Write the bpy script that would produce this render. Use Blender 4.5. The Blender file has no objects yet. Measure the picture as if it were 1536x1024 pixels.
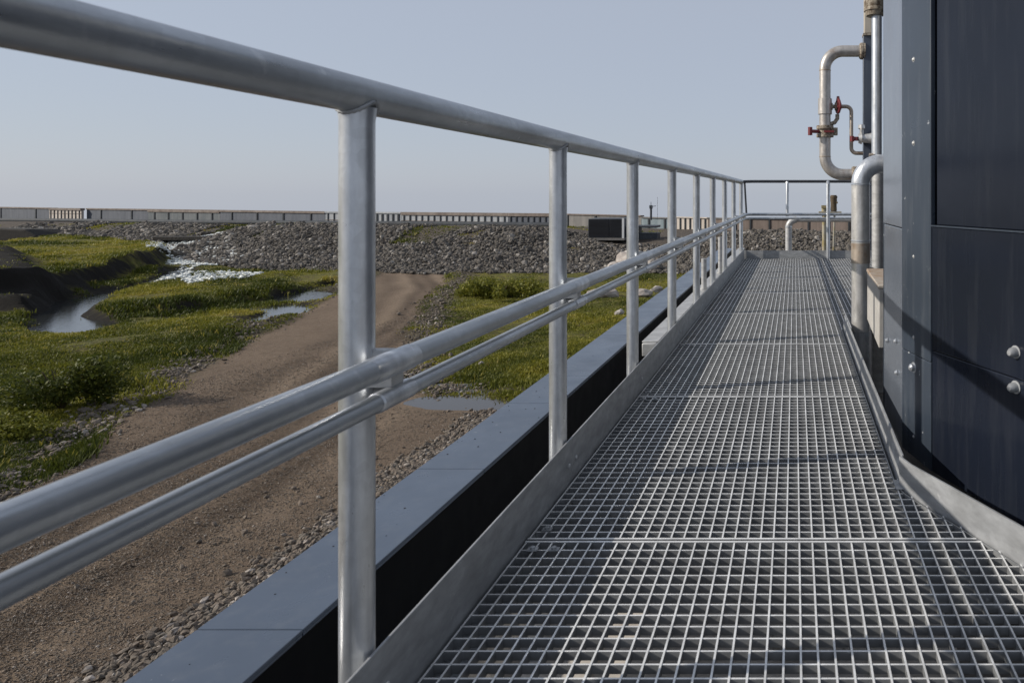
import bpy, math, random
import numpy as np
from mathutils import Vector, Matrix
R = math.radians
random.seed(7); rng = np.random.default_rng(7)
S = bpy.context.scene
C = S.collection
F = 1024.0                # focal length expressed in pixels of the 1536 px photograph (24 mm)
CZ = 0.919                # camera height above the grating
GZ = -4.08                # yard level

# ------------------------------------------------------------------ helpers
class MB:
    def __init__(s): s.v = []; s.f = []
    def add(s, vs, fs):
        o = len(s.v); s.v += [tuple(map(float, q)) for q in vs]; s.f += [tuple(i + o for i in f) for f in fs]; return s
    def box(s, x0, x1, y0, y1, z0, z1):
        vs = [(x0,y0,z0),(x1,y0,z0),(x1,y1,z0),(x0,y1,z0),(x0,y0,z1),(x1,y0,z1),(x1,y1,z1),(x0,y1,z1)]
        return s.add(vs, [(0,3,2,1),(4,5,6,7),(0,1,5,4),(1,2,6,5),(2,3,7,6),(3,0,4,7)])
    def bar(s, a, b, w, z0, z1):
        """upright flat bar in plan from a to b"""
        a = Vector((a[0], a[1])); b = Vector((b[0], b[1])); d = (b - a).normalized(); n = Vector((-d.y, d.x)) * w / 2
        p = [a + n, b + n, b - n, a - n]
        vs = [(q.x, q.y, z0) for q in p] + [(q.x, q.y, z1) for q in p]
        return s.add(vs, [(0,1,2,3),(7,6,5,4),(4,5,1,0),(5,6,2,1),(6,7,3,2),(7,4,0,3)])
    def prism(s, poly, z0, z1):
        n = len(poly)
        vs = [(x,y,z0) for x,y in poly] + [(x,y,z1) for x,y in poly]
        return s.add(vs, [tuple(range(n))[::-1], tuple(range(n, 2*n))] + [(i,(i+1)%n,(i+1)%n+n,i+n) for i in range(n)])
    def wallstrip(s, pts, z0, z1, t, lean=0.0):
        """thin upright plate following a plan polyline, thickness t to the left of travel"""
        P = [Vector(p) for p in pts]; n = len(P); off = []
        for i in range(n):
            d = ((P[min(i+1,n-1)] - P[max(i-1,0)])).normalized(); off.append(Vector((-d.y, d.x)))
        vs = []
        for i in range(n):
            a = P[i]; b = P[i] + off[i]*t; L = off[i]*lean
            vs += [(a.x,a.y,z0),(b.x,b.y,z0),(b.x+L.x,b.y+L.y,z1),(a.x+L.x,a.y+L.y,z1)]
        fs = [(0,1,2,3), tuple((n-1)*4 + k for k in (3,2,1,0))]
        for i in range(n-1):
            for k in range(4):
                a = i*4+k; b = i*4+(k+1)%4; fs.append((b, a, a+4, b+4))
        return s.add(vs, fs)
    def tube(s, path, r, seg=24, caps=True, radii=None):
        P = [Vector(p) for p in path]; n = len(P)
        T = []
        for i in range(n):
            d = Vector((0,0,0))
            if i > 0: d += (P[i]-P[i-1]).normalized()
            if i < n-1: d += (P[i+1]-P[i]).normalized()
            T.append(d.normalized())
        u = T[0].orthogonal().normalized(); vs = []
        for i in range(n):
            u = (u - T[i]*u.dot(T[i])).normalized(); w = T[i].cross(u)
            rr = radii[i] if radii else r
            for k in range(seg):
                a = 2*math.pi*k/seg; q = P[i] + (u*math.cos(a) + w*math.sin(a))*rr; vs.append(tuple(q))
        fs = [(i*seg+k, i*seg+(k+1)%seg, (i+1)*seg+(k+1)%seg, (i+1)*seg+k) for i in range(n-1) for k in range(seg)]
        if caps: fs += [tuple(range(seg))[::-1], tuple(range((n-1)*seg, n*seg))]
        return s.add(vs, fs)
    def cyl(s, a, b, r, seg=20, r2=None):
        return s.tube([a, b], r, seg, True, [r, r if r2 is None else r2])
    def lathe(s, o, ax, prof, seg=24):
        """profile [(distance along axis, radius)]"""
        o = Vector(o); ax = Vector(ax).normalized(); u = ax.orthogonal().normalized(); w = ax.cross(u); vs = []
        for t, r in prof:
            for k in range(seg):
                a = 2*math.pi*k/seg; vs.append(tuple(o + ax*t + (u*math.cos(a)+w*math.sin(a))*max(r,1e-5)))
        n = len(prof)
        fs = [(i*seg+k, i*seg+(k+1)%seg, (i+1)*seg+(k+1)%seg, (i+1)*seg+k) for i in range(n-1) for k in range(seg)]
        fs += [tuple(range(seg))[::-1], tuple(range((n-1)*seg, n*seg))]
        return s.add(vs, fs)
    def torus(s, c, ax, R0, r, seg=24, ms=8):
        c = Vector(c); ax = Vector(ax).normalized(); u = ax.orthogonal().normalized(); w = ax.cross(u); vs = []
        for i in range(seg):
            a = 2*math.pi*i/seg; d = u*math.cos(a)+w*math.sin(a)
            for k in range(ms):
                b = 2*math.pi*k/ms; vs.append(tuple(c + d*(R0 + r*math.cos(b)) + ax*r*math.sin(b)))
        fs = [(i*ms+k, ((i+1)%seg)*ms+k, ((i+1)%seg)*ms+(k+1)%ms, i*ms+(k+1)%ms) for i in range(seg) for k in range(ms)]
        return s.add(vs, fs)

WO = {}                     # world origin of every object that may become a parent
def build(name, mb, mat, parent=None, at=None, smooth=True, bevel=0):
    if at is None: at = tuple(WO[parent.name]) if parent else (0,0,0)
    at = Vector(at)
    me = bpy.data.meshes.new(name)
    me.from_pydata([tuple(Vector(v) - at) for v in mb.v], [], mb.f); me.update()
    me.materials.append(mat)
    if smooth:
        me.polygons.foreach_set('use_smooth', [True]*len(me.polygons)); me.set_sharp_from_angle(angle=R(32))
    o = bpy.data.objects.new(name, me); C.objects.link(o); WO[o.name] = at
    o.location = at - (WO[parent.name] if parent else Vector((0,0,0)))
    if parent: o.parent = parent
    if bevel:
        b = o.modifiers.new('bevel', 'BEVEL'); b.width = bevel; b.segments = 2; b.limit_method = 'ANGLE'; b.angle_limit = R(40)
    return o
def tag(o, label=None, cat=None, group=None, kind=None):
    if label: o['label'] = label
    if cat: o['category'] = cat
    if group: o['group'] = group
    if kind: o['kind'] = kind
    return o
def thing(name, at, label, cat, group=None):
    o = bpy.data.objects.new(name, None); C.objects.link(o); o.location = at; o.empty_display_size = .2
    WO[o.name] = Vector(at); return tag(o, label, cat, group)
def dup(o, dloc, parent):
    c = o.copy(); C.objects.link(c); c.parent = parent; c.location = Vector(o.location) + Vector(dloc)
    WO[c.name] = WO[o.name] + Vector(dloc)
    for ch in [x for x in C.objects if x.parent == o]:
        d = ch.copy(); C.objects.link(d); d.parent = c
    return c
def arc(c, a, b, R0, n=10):
    """quarter bend about centre c from direction a to direction b"""
    c = Vector(c); a = Vector(a); b = Vector(b)
    return [tuple(c + (a*math.cos(t) + b*math.sin(t))*R0) for t in [math.pi/2*i/n for i in range(n+1)]]
def np_mesh(name, V, Fc, mat, attrs=None, smooth=False):
    """triangles or quads from numpy arrays; attrs: name -> per-vertex float"""
    V = np.ascontiguousarray(V, dtype=np.float32); Fc = np.ascontiguousarray(Fc, dtype=np.int32)
    me = bpy.data.meshes.new(name); k = Fc.shape[1]
    me.vertices.add(len(V)); me.vertices.foreach_set('co', V.ravel())
    me.loops.add(Fc.size); me.loops.foreach_set('vertex_index', Fc.ravel())
    me.polygons.add(len(Fc)); me.polygons.foreach_set('loop_start', np.arange(0, Fc.size, k, dtype=np.int32))
    me.update(calc_edges=True)
    me.polygons.foreach_set('use_smooth', np.full(len(Fc), smooth))
    for a, val in (attrs or {}).items():
        at = me.attributes.new(a, 'FLOAT', 'POINT'); at.data.foreach_set('value', np.ascontiguousarray(val, dtype=np.float32))
    me.validate(); me.materials.append(mat)
    o = bpy.data.objects.new(name, me); C.objects.link(o); WO[o.name] = Vector((0,0,0))
    return o

# ------------------------------------------------------------------ noise and masks
def vnoise(x, y, seed=0):
    x = np.asarray(x, float); y = np.asarray(y, float)
    xi = np.floor(x).astype(np.int64); yi = np.floor(y).astype(np.int64); fx = x-xi; fy = y-yi
    fx = fx*fx*(3-2*fx); fy = fy*fy*(3-2*fy)
    def h(a, b):
        n = (a*374761393 + b*668265263 + seed*1442695041) & 0xffffffff
        n = ((n ^ (n >> 13))*1274126177) & 0xffffffff
        return ((n ^ (n >> 16)) & 0xffff)/65535.0
    return (h(xi,yi)*(1-fx)+h(xi+1,yi)*fx)*(1-fy) + (h(xi,yi+1)*(1-fx)+h(xi+1,yi+1)*fx)*fy
def fbm(x, y, sc, seed=0, oct=3):
    r = 0; a = .5; tot = 0
    for i in range(oct):
        r = r + a*vnoise(np.asarray(x)/sc+i*17.3, np.asarray(y)/sc-i*9.1, seed+i); tot += a; a *= .5; sc *= .5
    return r/tot
def sstep(a, b, x):
    t = np.clip((x-a)/(b-a), 0, 1); return t*t*(3-2*t)
def sd_poly(X, Y, poly):
    """signed distance, positive inside"""
    X = np.asarray(X, float); Y = np.asarray(Y, float)
    d = np.full(X.shape, 1e9); ins = np.zeros(X.shape, bool); n = len(poly)
    for i in range(n):
        ax, ay = poly[i]; bx, by = poly[(i+1)%n]
        ex, ey = bx-ax, by-ay; t = np.clip(((X-ax)*ex+(Y-ay)*ey)/(ex*ex+ey*ey+1e-12), 0, 1)
        d = np.minimum(d, np.hypot(X-ax-t*ex, Y-ay-t*ey))
        c = ((ay > Y) != (by > Y)); xx = ex*(Y-ay)/(ey if abs(ey) > 1e-9 else 1e-9)+ax
        ins ^= c & (X < xx)
    return np.where(ins, d, -d)
def gp(x, y, H=5.0):
    """yard position of a surveyed point (bearing and dip read from the photograph)"""
    Y = F*H/(y-291.0); return ((x-1192.0)/F*Y, Y)
def gpoly(pts): return [gp(*p) for p in pts]

ROAD = [(-11.5,-8),(-12.3,8),(-12.7,10.9),(-14.2,13.6),(-15.9,17.1),(-18.9,24.2),(-22.1,31.8),(-26.4,43.5),(-21.4,43.5),(-17.4,32.2),(-13.2,23.2),(-10.9,18.4),(-9.4,17.2),(-6,16.6),(-.5,16.4),(-.5,-8)]
STREAM = gpoly([(50,472),(75,460),(95,447),(140,437),(210,420),(255,400),(285,400),(262,420),(205,436),(165,447),(128,466),(158,481),(125,499),(85,495),(58,486)])
SIDE = gpoly([(235,470),(300,458),(390,444),(440,432),(500,420),(506,432),(450,462),(385,488),(300,478)])
ISLE = gpoly([(128,466),(165,447),(205,436),(262,424),(300,428),(370,424),(425,414),(444,424),(425,436),(380,446),(320,456),(250,468),(170,474)])
BANK = gpoly([(-200,392),(0,380),(120,362),(225,360),(246,374),(238,396),(190,410),(120,428),(70,444),(20,452),(-60,462),(-200,470)])
FARROAD = gpoly([(-200,392),(0,378),(80,366),(165,358),(80,357),(0,363),(-200,372)])
PUDDLE = gpoly([(596,602),(630,591),(690,589),(760,594),(830,600),(830,614),(760,616),(690,612),(640,610)])
BLACKBANK = gpoly([(-200,400),(0,402),(26,412),(50,432),(66,452),(40,466),(-200,474)])
TOE = np.array([(-190,100),(-89,76),(-60,61),(-38,46.5),(-23,43),(-8,43.5),(6,40.5),(60,40)], float)
CREST = np.array([(-190,-2.95),(-89,-2.75),(-55,-2.35),(-44,-1.75),(-36,-1.62),(-20,-1.65),(-17,-2.2),(-14,-2.55),(-8,-2.45),(-6,-2.2),(-3,-1.9),(20,-1.85),(60,-1.85)], float)
WALLP = np.array([(-190,140),(-137,118),(-57,87),(-27,77),(-.5,59.5),(14,56),(60,50)], float)

def terrain(X, Y):
    X = np.asarray(X, float); Y = np.asarray(Y, float)
    wob = (fbm(X, Y, 3.0, 3)-.5)
    road = sstep(-.25, .35, sd_poly(X, Y, ROAD) + wob*.9)
    sdw = np.maximum(sd_poly(X, Y, STREAM), sd_poly(X, Y, SIDE)) + wob*1.6
    bank = sstep(-.5, .25, sd_poly(X, Y, BANK) + wob*1.2)
    isle = sstep(-.35, .7, sd_poly(X, Y, ISLE) + wob*.9)
    blk = sstep(-.5, .5, sd_poly(X, Y, BLACKBANK) + wob*.8)
    fro = sstep(-.6, .6, sd_poly(X, Y, FARROAD) + wob*.8)
    shal = sstep(-.3, .3, sd_poly(X, Y, SIDE))*(1-sstep(-.6, .2, sd_poly(X, Y, STREAM)))
    water = sstep(-.55, .35, sdw)*(1-isle)*(1-bank)*(1-shal*sstep(.38, .52, fbm(X, Y, 1.8, 98))*.62)
    d = Y + wob*1.2 - np.interp(X, TOE[:,0], TOE[:,1])
    crest = np.interp(X, CREST[:,0], CREST[:,1])
    rise = np.clip(d/8.5, 0, 1); rise = rise*.75 + sstep(0, 1, rise)*.25
    h = np.full(X.shape, GZ)
    meadow = (1-road)
    h = h + meadow*((fbm(X, Y, 4.5, 11)-.42)*.55 + (fbm(X, Y, 1.3, 12)-.5)*.22)*sstep(60, 40, Y)
    right = sstep(-22, -16, X)*sstep(15, 18, Y)
    h = h - right*meadow*(fbm(X, Y, 4.5, 11)-.42)*.3 + right*meadow*(fbm(X, Y, .8, 13)-.5)*.2
    h = h + road*((fbm(X, Y, 2.2, 21)-.5)*.10 + (fbm(X, Y, .5, 22)-.5)*.03)
    h = h - .42*water
    h = h + bank*(1.0 + .25*(fbm(X, Y, 3, 31)-.5))*(1-.35*fro)
    h = h + isle*(.28 + .25*(fbm(X, Y, 1.6, 33)-.4))
    h = h + blk*(.35 + .5*fbm(X, Y, 1.0, 35))
    pud = sstep(-.5, .5, sd_poly(X, Y, PUDDLE)); h = h*(1-pud) + (GZ-.10)*pud
    wy0 = np.interp(X, WALLP[:,0], WALLP[:,1]); xi0 = 1192+F*X/np.maximum(wy0, 1)
    low = CZ-(np.interp(xi0, [-60,0,505,830,1200,1400], [309.2,310.6,317.3,320.2,328.5,331])+19-291)/F*wy0
    toeY = np.interp(X, TOE[:,0], TOE[:,1]); back = sstep(0, 1, (d-9.5)/np.maximum(wy0-toeY-12.5, 3))
    hb = GZ + (crest-GZ)*rise; hb = hb*(1-back) + np.minimum(low, hb)*back
    hb = hb + (fbm(X, Y, 2.5, 41)-.5)*.35*np.clip(d/2, 0, 1)*(1-.7*np.clip((d-8.5)/3, 0, 1))
    b = sstep(-.3, .6, d)
    h = h*(1-b) + hb*b
    wy = np.interp(X, WALLP[:,0], WALLP[:,1])
    drop = np.clip((Y-wy-4)/14, 0, 1); h = h - drop*9
    # dark mound far left
    stone = np.clip(sstep(-.2, .5, d), 0, 1)
    verge = np.exp(-((sd_poly(X, Y, ROAD)+.55)/.55)**2)
    foot = sstep(-7.5, -6.9, X + wob*.7)*sstep(17, 13, Y)
    grass = (1-road)*(1-water)*(1-stone)*(1-verge*.85)*(1-fro)*(1-foot)
    return dict(h=h, road=road, water=water, stone=stone, verge=verge, foot=foot, grass=grass, bank=bank, isle=isle, blk=blk, fro=fro, d=d, pud=pud, sdr=sd_poly(X, Y, ROAD))
def hz(x, y): return float(terrain(np.array([x]), np.array([y]))['h'][0])

# ------------------------------------------------------------------ materials
class NT:
    def __init__(s, name):
        s.m = bpy.data.materials.new(name); s.m.use_nodes = True; s.t = s.m.node_tree; s.t.nodes.clear()
        s.out = s.n('ShaderNodeOutputMaterial'); s.p = s.n('ShaderNodeBsdfPrincipled'); s.l(s.p.outputs[0], s.out.inputs[0])
    def n(s, t, **kw):
        n = s.t.nodes.new(t)
        for k, v in kw.items(): setattr(n, k, v)
        return n
    def l(s, a, b): s.t.links.new(a, b)
    def set(s, **kw):
        for k, v in kw.items(): s.p.inputs[k.replace('_', ' ')].default_value = v
    def pos(s, scale=(1,1,1), geo=False):
        if geo: o = s.n('ShaderNodeNewGeometry').outputs['Position']
        else: o = s.n('ShaderNodeTexCoord').outputs['Object']
        m = s.n('ShaderNodeMapping'); m.inputs['Scale'].default_value = scale; s.l(o, m.inputs[0]); return m.outputs[0]
    def noise(s, vec, scale, detail=4, rough=.55):
        n = s.n('ShaderNodeTexNoise'); n.inputs['Scale'].default_value = scale; n.inputs['Detail'].default_value = detail
        n.inputs['Roughness'].default_value = rough; s.l(vec, n.inputs['Vector']); return n.outputs['Fac']
    def vor(s, vec, scale, out='Color', feature='F1'):
        n = s.n('ShaderNodeTexVoronoi', feature=feature); n.inputs['Scale'].default_value = scale; s.l(vec, n.inputs['Vector']); return n.outputs[out]
    def ramp(s, fac, stops):
        n = s.n('ShaderNodeValToRGB'); e = n.color_ramp.elements
        while len(e) < len(stops): e.new(.5)
        for i, (p, c) in enumerate(stops):
            e[i].position = p; e[i].color = (c[0], c[1], c[2], 1) if hasattr(c, '__len__') else (c, c, c, 1)
        s.l(fac, n.inputs[0]); return n.outputs[0]
    def mix(s, fac, a, b, mode='MIX'):
        n = s.n('ShaderNodeMix', data_type='RGBA', blend_type=mode)
        for i, v in ((0, fac), (6, a), (7, b)):
            if hasattr(v, 'is_output'): s.l(v, n.inputs[i])
            elif i == 0: n.inputs[0].default_value = v
            else: n.inputs[i].default_value = (v[0], v[1], v[2], 1)
        return n.outputs[2]
    def math(s, op, a, b=0.0):
        n = s.n('ShaderNodeMath', operation=op)
        for i, v in ((0, a), (1, b)):
            if hasattr(v, 'is_output'): s.l(v, n.inputs[i])
            else: n.inputs[i].default_value = v
        return n.outputs[0]
    def attr(s, name):
        return s.n('ShaderNodeAttribute', attribute_name=name).outputs['Fac']
    def bump(s, h, strength=.3, dist=.01):
        n = s.n('ShaderNodeBump'); n.inputs['Strength'].default_value = strength; n.inputs['Distance'].default_value = dist
        s.l(h, n.inputs['Height']); s.l(n.outputs[0], s.p.inputs['Normal'])
    def col(s, c): s.l(c, s.p.inputs['Base Color'])
    def rgh(s, c): s.l(c, s.p.inputs['Roughness'])

def galvanized(name, base=(.60,.62,.645), metal=.72, r0=.27, r1=.42, streak=(6,6,1.2), dirt=.35, rust=0.0):
    t = NT(name); v = t.pos(streak, geo=True); v2 = t.pos(geo=True)
    a = t.noise(v, 5, 5, .6); sp = t.vor(v2, 55); spf = t.n('ShaderNodeRGBToBW'); t.l(sp, spf.inputs[0])
    c = t.mix(t.ramp(a, [(.3, 0), (.72, 1)]), [x*.72 for x in base], [min(1, x*1.22) for x in base])
    c = t.mix(t.math('MULTIPLY', spf.outputs[0], .34), c, [x*.62 for x in base])
    b = t.noise(v2, 2.3, 6, .65)
    c = t.mix(t.math('MULTIPLY', t.ramp(b, [(.52, 0), (.78, 1)]), dirt), c, (.13,.125,.12))
    w = t.noise(v2, 23, 3, .6)
    c = t.mix(t.math('MULTIPLY', t.ramp(w, [(.66, 0), (.74, 1)]), .5), c, (.62,.63,.63))
    if rust:
        c = t.mix(t.math('MULTIPLY', t.ramp(t.noise(v2, 7, 6, .7), [(.55, 0), (.68, 1)]), rust), c, (.22,.13,.07))
    t.col(c); t.rgh(t.ramp(t.noise(v, 9, 4), [(.3, r0), (.75, r1)]))
    t.set(Metallic=metal); t.bump(t.noise(v2, 60, 4, .6), .2, .002)
    return t.m
M = {}
M['galv'] = galvanized('galvanized_pipe')
M['galv_rail'] = galvanized('galvanized_rail', (.46,.485,.51), .75, .27, .42, (5,.6,5), .3)
M['plate'] = galvanized('galvanized_plate', (.36,.37,.38), .4, .45, .65, (2,2,6), .3)
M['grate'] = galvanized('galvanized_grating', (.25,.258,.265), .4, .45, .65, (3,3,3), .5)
M['grate_top'] = galvanized('grating_top_glint', (.80,.80,.79), .25, .34, .5, (3,3,3), .3)  # sun glint on the bar tops painted as a brighter base
M['zinc_light'] = galvanized('pale_zinc', (.45,.45,.445), .35, .45, .6, (2,2,6), .25)
M['warmpipe'] = galvanized('weathered_pipe', (.47,.44,.41), .5, .32, .48, (3,3,1.5), .3, .45)
M['steelpipe'] = galvanized('stainless_pipe', (.62,.61,.59), .6, .27, .42, (3,3,1.5), .2, .15)
M['rustpipe'] = galvanized('stained_pipe', (.42,.36,.30), .6, .4, .6, (3,3,1.5), .5, .8)
M['darksteel'] = galvanized('dark_steel', (.05,.055,.065), .3, .45, .6, (2,2,2), .3)

def paint(name, base, rough=(.28,.42), streaks=.25, chips=.0, bumpy=.05, spec=.5):
    t = NT(name); v = t.pos((7,7,.55), geo=True); v2 = t.pos(geo=True)
    a = t.noise(v, 3, 6, .65); b = t.noise(v2, 1.6, 5, .6)
    c = t.mix(t.ramp(b, [(.3, 0), (.7, 1)]), [x*.85 for x in base], [x*1.15 for x in base])
    c = t.mix(t.math('MULTIPLY', t.ramp(a, [(.5, 0), (.8, 1)]), streaks), c, (.20,.21,.22))
    if chips:
        c = t.mix(t.math('MULTIPLY', t.ramp(t.noise(v2, 17, 5, .75), [(.67, 0), (.69, 1)]), chips), c, (.55,.56,.57))
    t.col(c); t.rgh(t.ramp(t.noise(v2, 5, 5), [(.3, rough[0]), (.7, rough[1])]))
    t.set(Specular_IOR_Level=spec); t.bump(t.noise(v2, 2.5, 3), bumpy, .02)
    return t.m
M['side'] = paint('side_panel_sky_sheen', (.105,.12,.145), (.12,.25), .25, .4, .08, .8)  # sun and sky sheen on this flank put into a lighter base colour
M['navy'] = paint('navy_paint', (.0095,.0125,.021), (.14,.26), .06, .0, .12, .32)
M['navy_trim'] = paint('navy_trim_paint', (.030,.040,.056), (.26,.40), .22, .8, .05, .6)
M['coping'] = paint('coping_sky_tint', (.070,.092,.130), (.24,.4), .18, .25, .03)  # sky reflection on the navy top painted in as lighter blue-grey
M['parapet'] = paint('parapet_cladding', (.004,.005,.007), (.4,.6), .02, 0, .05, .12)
M['column'] = paint('blue_grey_column', (.05,.062,.085), (.35,.5), .2, .3)
M['red'] = paint('red_handle_paint', (.155,.022,.024), (.35,.5), .05)
M['beige'] = paint('beige_paint', (.36,.32,.26), (.5,.7), .5, .0)
M['seam'] = paint('pale_sealant', (.30,.30,.30), (.5,.7), .1)
def rusty(name, a, b, lo=.4, hi=.62, sc=6):
    t = NT(name); v = t.pos(geo=True)
    c = t.mix(t.ramp(t.noise(v, sc, 6, .7), [(lo, 0), (hi, 1)]), a, b)
    t.col(c); t.set(Roughness=.75); t.bump(t.noise(v, 40, 5, .7), .3, .003); return t.m
M['rusttop'] = rusty('rusty_steel', (.27,.185,.12), (.38,.345,.30), sc=9)
M['boxside'] = rusty('weathered_box_paint', (.30,.29,.27), (.42,.40,.37), .3, .7, 5)
M['flange'] = rusty('stained_flange', (.10,.07,.045), (.34,.30,.24), .4, .6, 30)
M['roof'] = rusty('roof_deck_surface', (.12,.108,.096), (.30,.27,.24), .3, .7, 3)
M['slab'] = rusty('concrete_paver', (.42,.385,.35), (.6,.56,.51), .3, .7, 8)
M['yellow'] = rusty('yellow_painted_metal', (.27,.22,.10), (.34,.32,.27), .4, .6, 5)
M['brownmetal'] = rusty('brown_rusted_metal', (.05,.035,.02), (.12,.085,.045), .4, .6, 6)
def cladding(name, a, b, cap=None, scale=(1.6,1.6,.2)):
    t = NT(name); v = t.pos(scale, geo=True); v2 = t.pos(geo=True)
    c = t.mix(t.ramp(t.noise(v, 1.2, 4, .7), [(.35, 0), (.65, 1)]), a, b)
    c = t.mix(t.math('MULTIPLY', t.ramp(t.noise(v2, .6, 5, .7), [(.5, 0), (.75, 1)]), .4), c, [x*.55 for x in a])
    t.col(c); t.set(Roughness=.75, Specular_IOR_Level=.25); return t.m
M['clad_grey'] = cladding('grey_cladding', (.085,.095,.115), (.12,.13,.15))
M['clad_grey2'] = cladding('grey_green_cladding', (.10,.115,.125), (.15,.16,.165))
M['clad_pale'] = cladding('pale_panels', (.26,.28,.30), (.40,.41,.42))
M['clad_beige'] = cladding('beige_panels', (.42,.37,.32), (.55,.50,.45))
M['clad_brown'] = cladding('brown_panels', (.13,.105,.09), (.20,.16,.14))
M['clad_mid'] = cladding('grey_brown_panels', (.14,.135,.13), (.20,.19,.18))
M['clad_blue'] = cladding('blue_grey_tank', (.15,.19,.21), (.22,.26,.28))
M['rustcap'] = cladding('rusty_edge', (.14,.112,.096), (.235,.20,.175), scale=(.8,.8,.8))
M['darkpipe'] = cladding('dark_pipeline', (.022,.026,.032), (.045,.052,.06))
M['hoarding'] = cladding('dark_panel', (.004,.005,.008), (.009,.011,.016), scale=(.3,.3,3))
M['white'] = cladding('white_edge', (.5,.5,.5), (.68,.68,.68))

# terrain material
t = NT('yard_surface'); v = t.pos(geo=True)
n1 = t.noise(v, .55, 6, .65); n2 = t.noise(v, 5, 6, .7); n3 = t.noise(v, 34, 4, .7)
soil = t.mix(t.ramp(n2, [(.3, 0), (.7, 1)]), (.045,.036,.024), (.085,.068,.045))
green = t.mix(t.ramp(n1, [(.35, 0), (.65, 1)]), (.115,.125,.020), (.20,.18,.034))
green = t.mix(t.ramp(n2, [(.42, 0), (.62, 1)]), green, (.075,.058,.028)); green = t.mix(t.ramp(t.noise(v, 1.7, 5, .7), [(.5, 0), (.66, 1)]), green, (.055,.06,.015))
roadc = t.mix(t.ramp(n1, [(.3, 0), (.7, 1)]), (.112,.078,.052), (.180,.132,.092))
roadc = t.mix(t.ramp(n3, [(.35, 0), (.7, 1)]), roadc, (.245,.187,.138))
roadc = t.mix(t.math('MULTIPLY', t.ramp(n2, [(.5, 0), (.72, 1)]), .5), roadc, (.078,.052,.034))
roadc = t.mix(t.math('MULTIPLY', t.attr('track'), .75), roadc, (.28,.212,.15))
roadc = t.mix(t.math('MULTIPLY', t.attr('rut'), .7), roadc, (.058,.041,.029))
stone = t.mix(t.ramp(n2, [(.3, 0), (.7, 1)]), (.06,.05,.042), (.14,.118,.098))
c = t.mix(t.attr('grass'), soil, green)
c = t.mix(t.attr('road'), c, roadc)
c = t.mix(t.attr('stone'), c, stone)
c = t.mix(t.attr('mud_shade'), c, (.014,.012,.010))
t.col(c); t.set(Roughness=.95, Specular_IOR_Level=.2)
hgt = t.math('ADD', t.math('MULTIPLY', n3, .8), t.math('ADD', n2, t.math('MULTIPLY', t.noise(v, 90, 3, .6), .4))); t.bump(hgt, 1.0, .07)
M['yard'] = t.m

def rockmat(name, lo, hi, pale, palefrac=.9):
    t = NT(name); v = t.pos(geo=True); a = t.attr('tint')
    c = t.mix(a, lo, hi)
    c = t.mix(t.ramp(a, [(palefrac, 0), (min(1, palefrac+.04), 1)]), c, pale)
    c = t.mix(t.ramp(t.noise(v, 9, 5, .7), [(.35, 0), (.7, 1)]), c, (.14,.125,.105))
    t.col(c); t.set(Roughness=.9, Specular_IOR_Level=.25); t.bump(t.noise(v, 30, 4, .7), .5, .02); return t.m
M['riprap'] = rockmat('riprap_stone', (.018,.016,.015), (.165,.149,.135), (.40,.37,.335), .88)
M['gravel'] = rockmat('crushed_gravel', (.075,.058,.045), (.24,.19,.15), (.44,.39,.345), .88)
M['dust'] = rockmat('road_gravel', (.12,.088,.063), (.28,.216,.162), (.46,.40,.34), .93)
M['paleboulder'] = rusty('pale_boulder_stone', (.24,.20,.175), (.42,.385,.35), .35, .65, 3)
t = NT('grass_blades'); a = t.attr('tint'); v = t.pos(geo=True)
c = t.ramp(a, [(0, (.050,.065,.010)), (.35, (.150,.155,.020)), (.7, (.285,.255,.034)), (1, (.33,.26,.075))])
t.col(c); t.set(Roughness=.6, Specular_IOR_Level=.25)
tr = t.n('ShaderNodeBsdfTranslucent'); t.l(c, tr.inputs[0]); ms = t.n('ShaderNodeMixShader'); ms.inputs[0].default_value = .3
t.l(t.p.outputs[0], ms.inputs[1]); t.l(tr.outputs[0], ms.inputs[2]); t.l(ms.outputs[0], t.out.inputs[0]); M['grass'] = t.m
t = NT('stream_water'); v = t.pos(geo=True); t.set(Base_Color=(.020,.022,.022,1), Roughness=.10, Specular_IOR_Level=.6); t.bump(t.noise(v, 3.5, 4, .6), .25, .03); M['water'] = t.m
t = NT('puddle_water'); v = t.pos(geo=True); t.set(Base_Color=(.05,.045,.040,1), Roughness=.14, Specular_IOR_Level=.5); t.bump(t.noise(v, 5, 3, .5), .06, .01); M['puddle'] = t.m
t = NT('white_foam'); v = t.pos(geo=True); t.col(t.mix(t.ramp(t.noise(v, 4, 5, .7), [(.35, 0), (.6, 1)]), (.35,.37,.35), (.75,.77,.74))); t.set(Roughness=.6); M['foam'] = t.m
t = NT('dark_earth'); v = t.pos(geo=True); t.col(t.mix(t.noise(v, 2, 6, .7), (.010,.009,.008), (.03,.026,.022))); t.set(Roughness=.95); t.bump(t.noise(v, 6, 5, .7), .8, .08); M['earth'] = t.m

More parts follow.
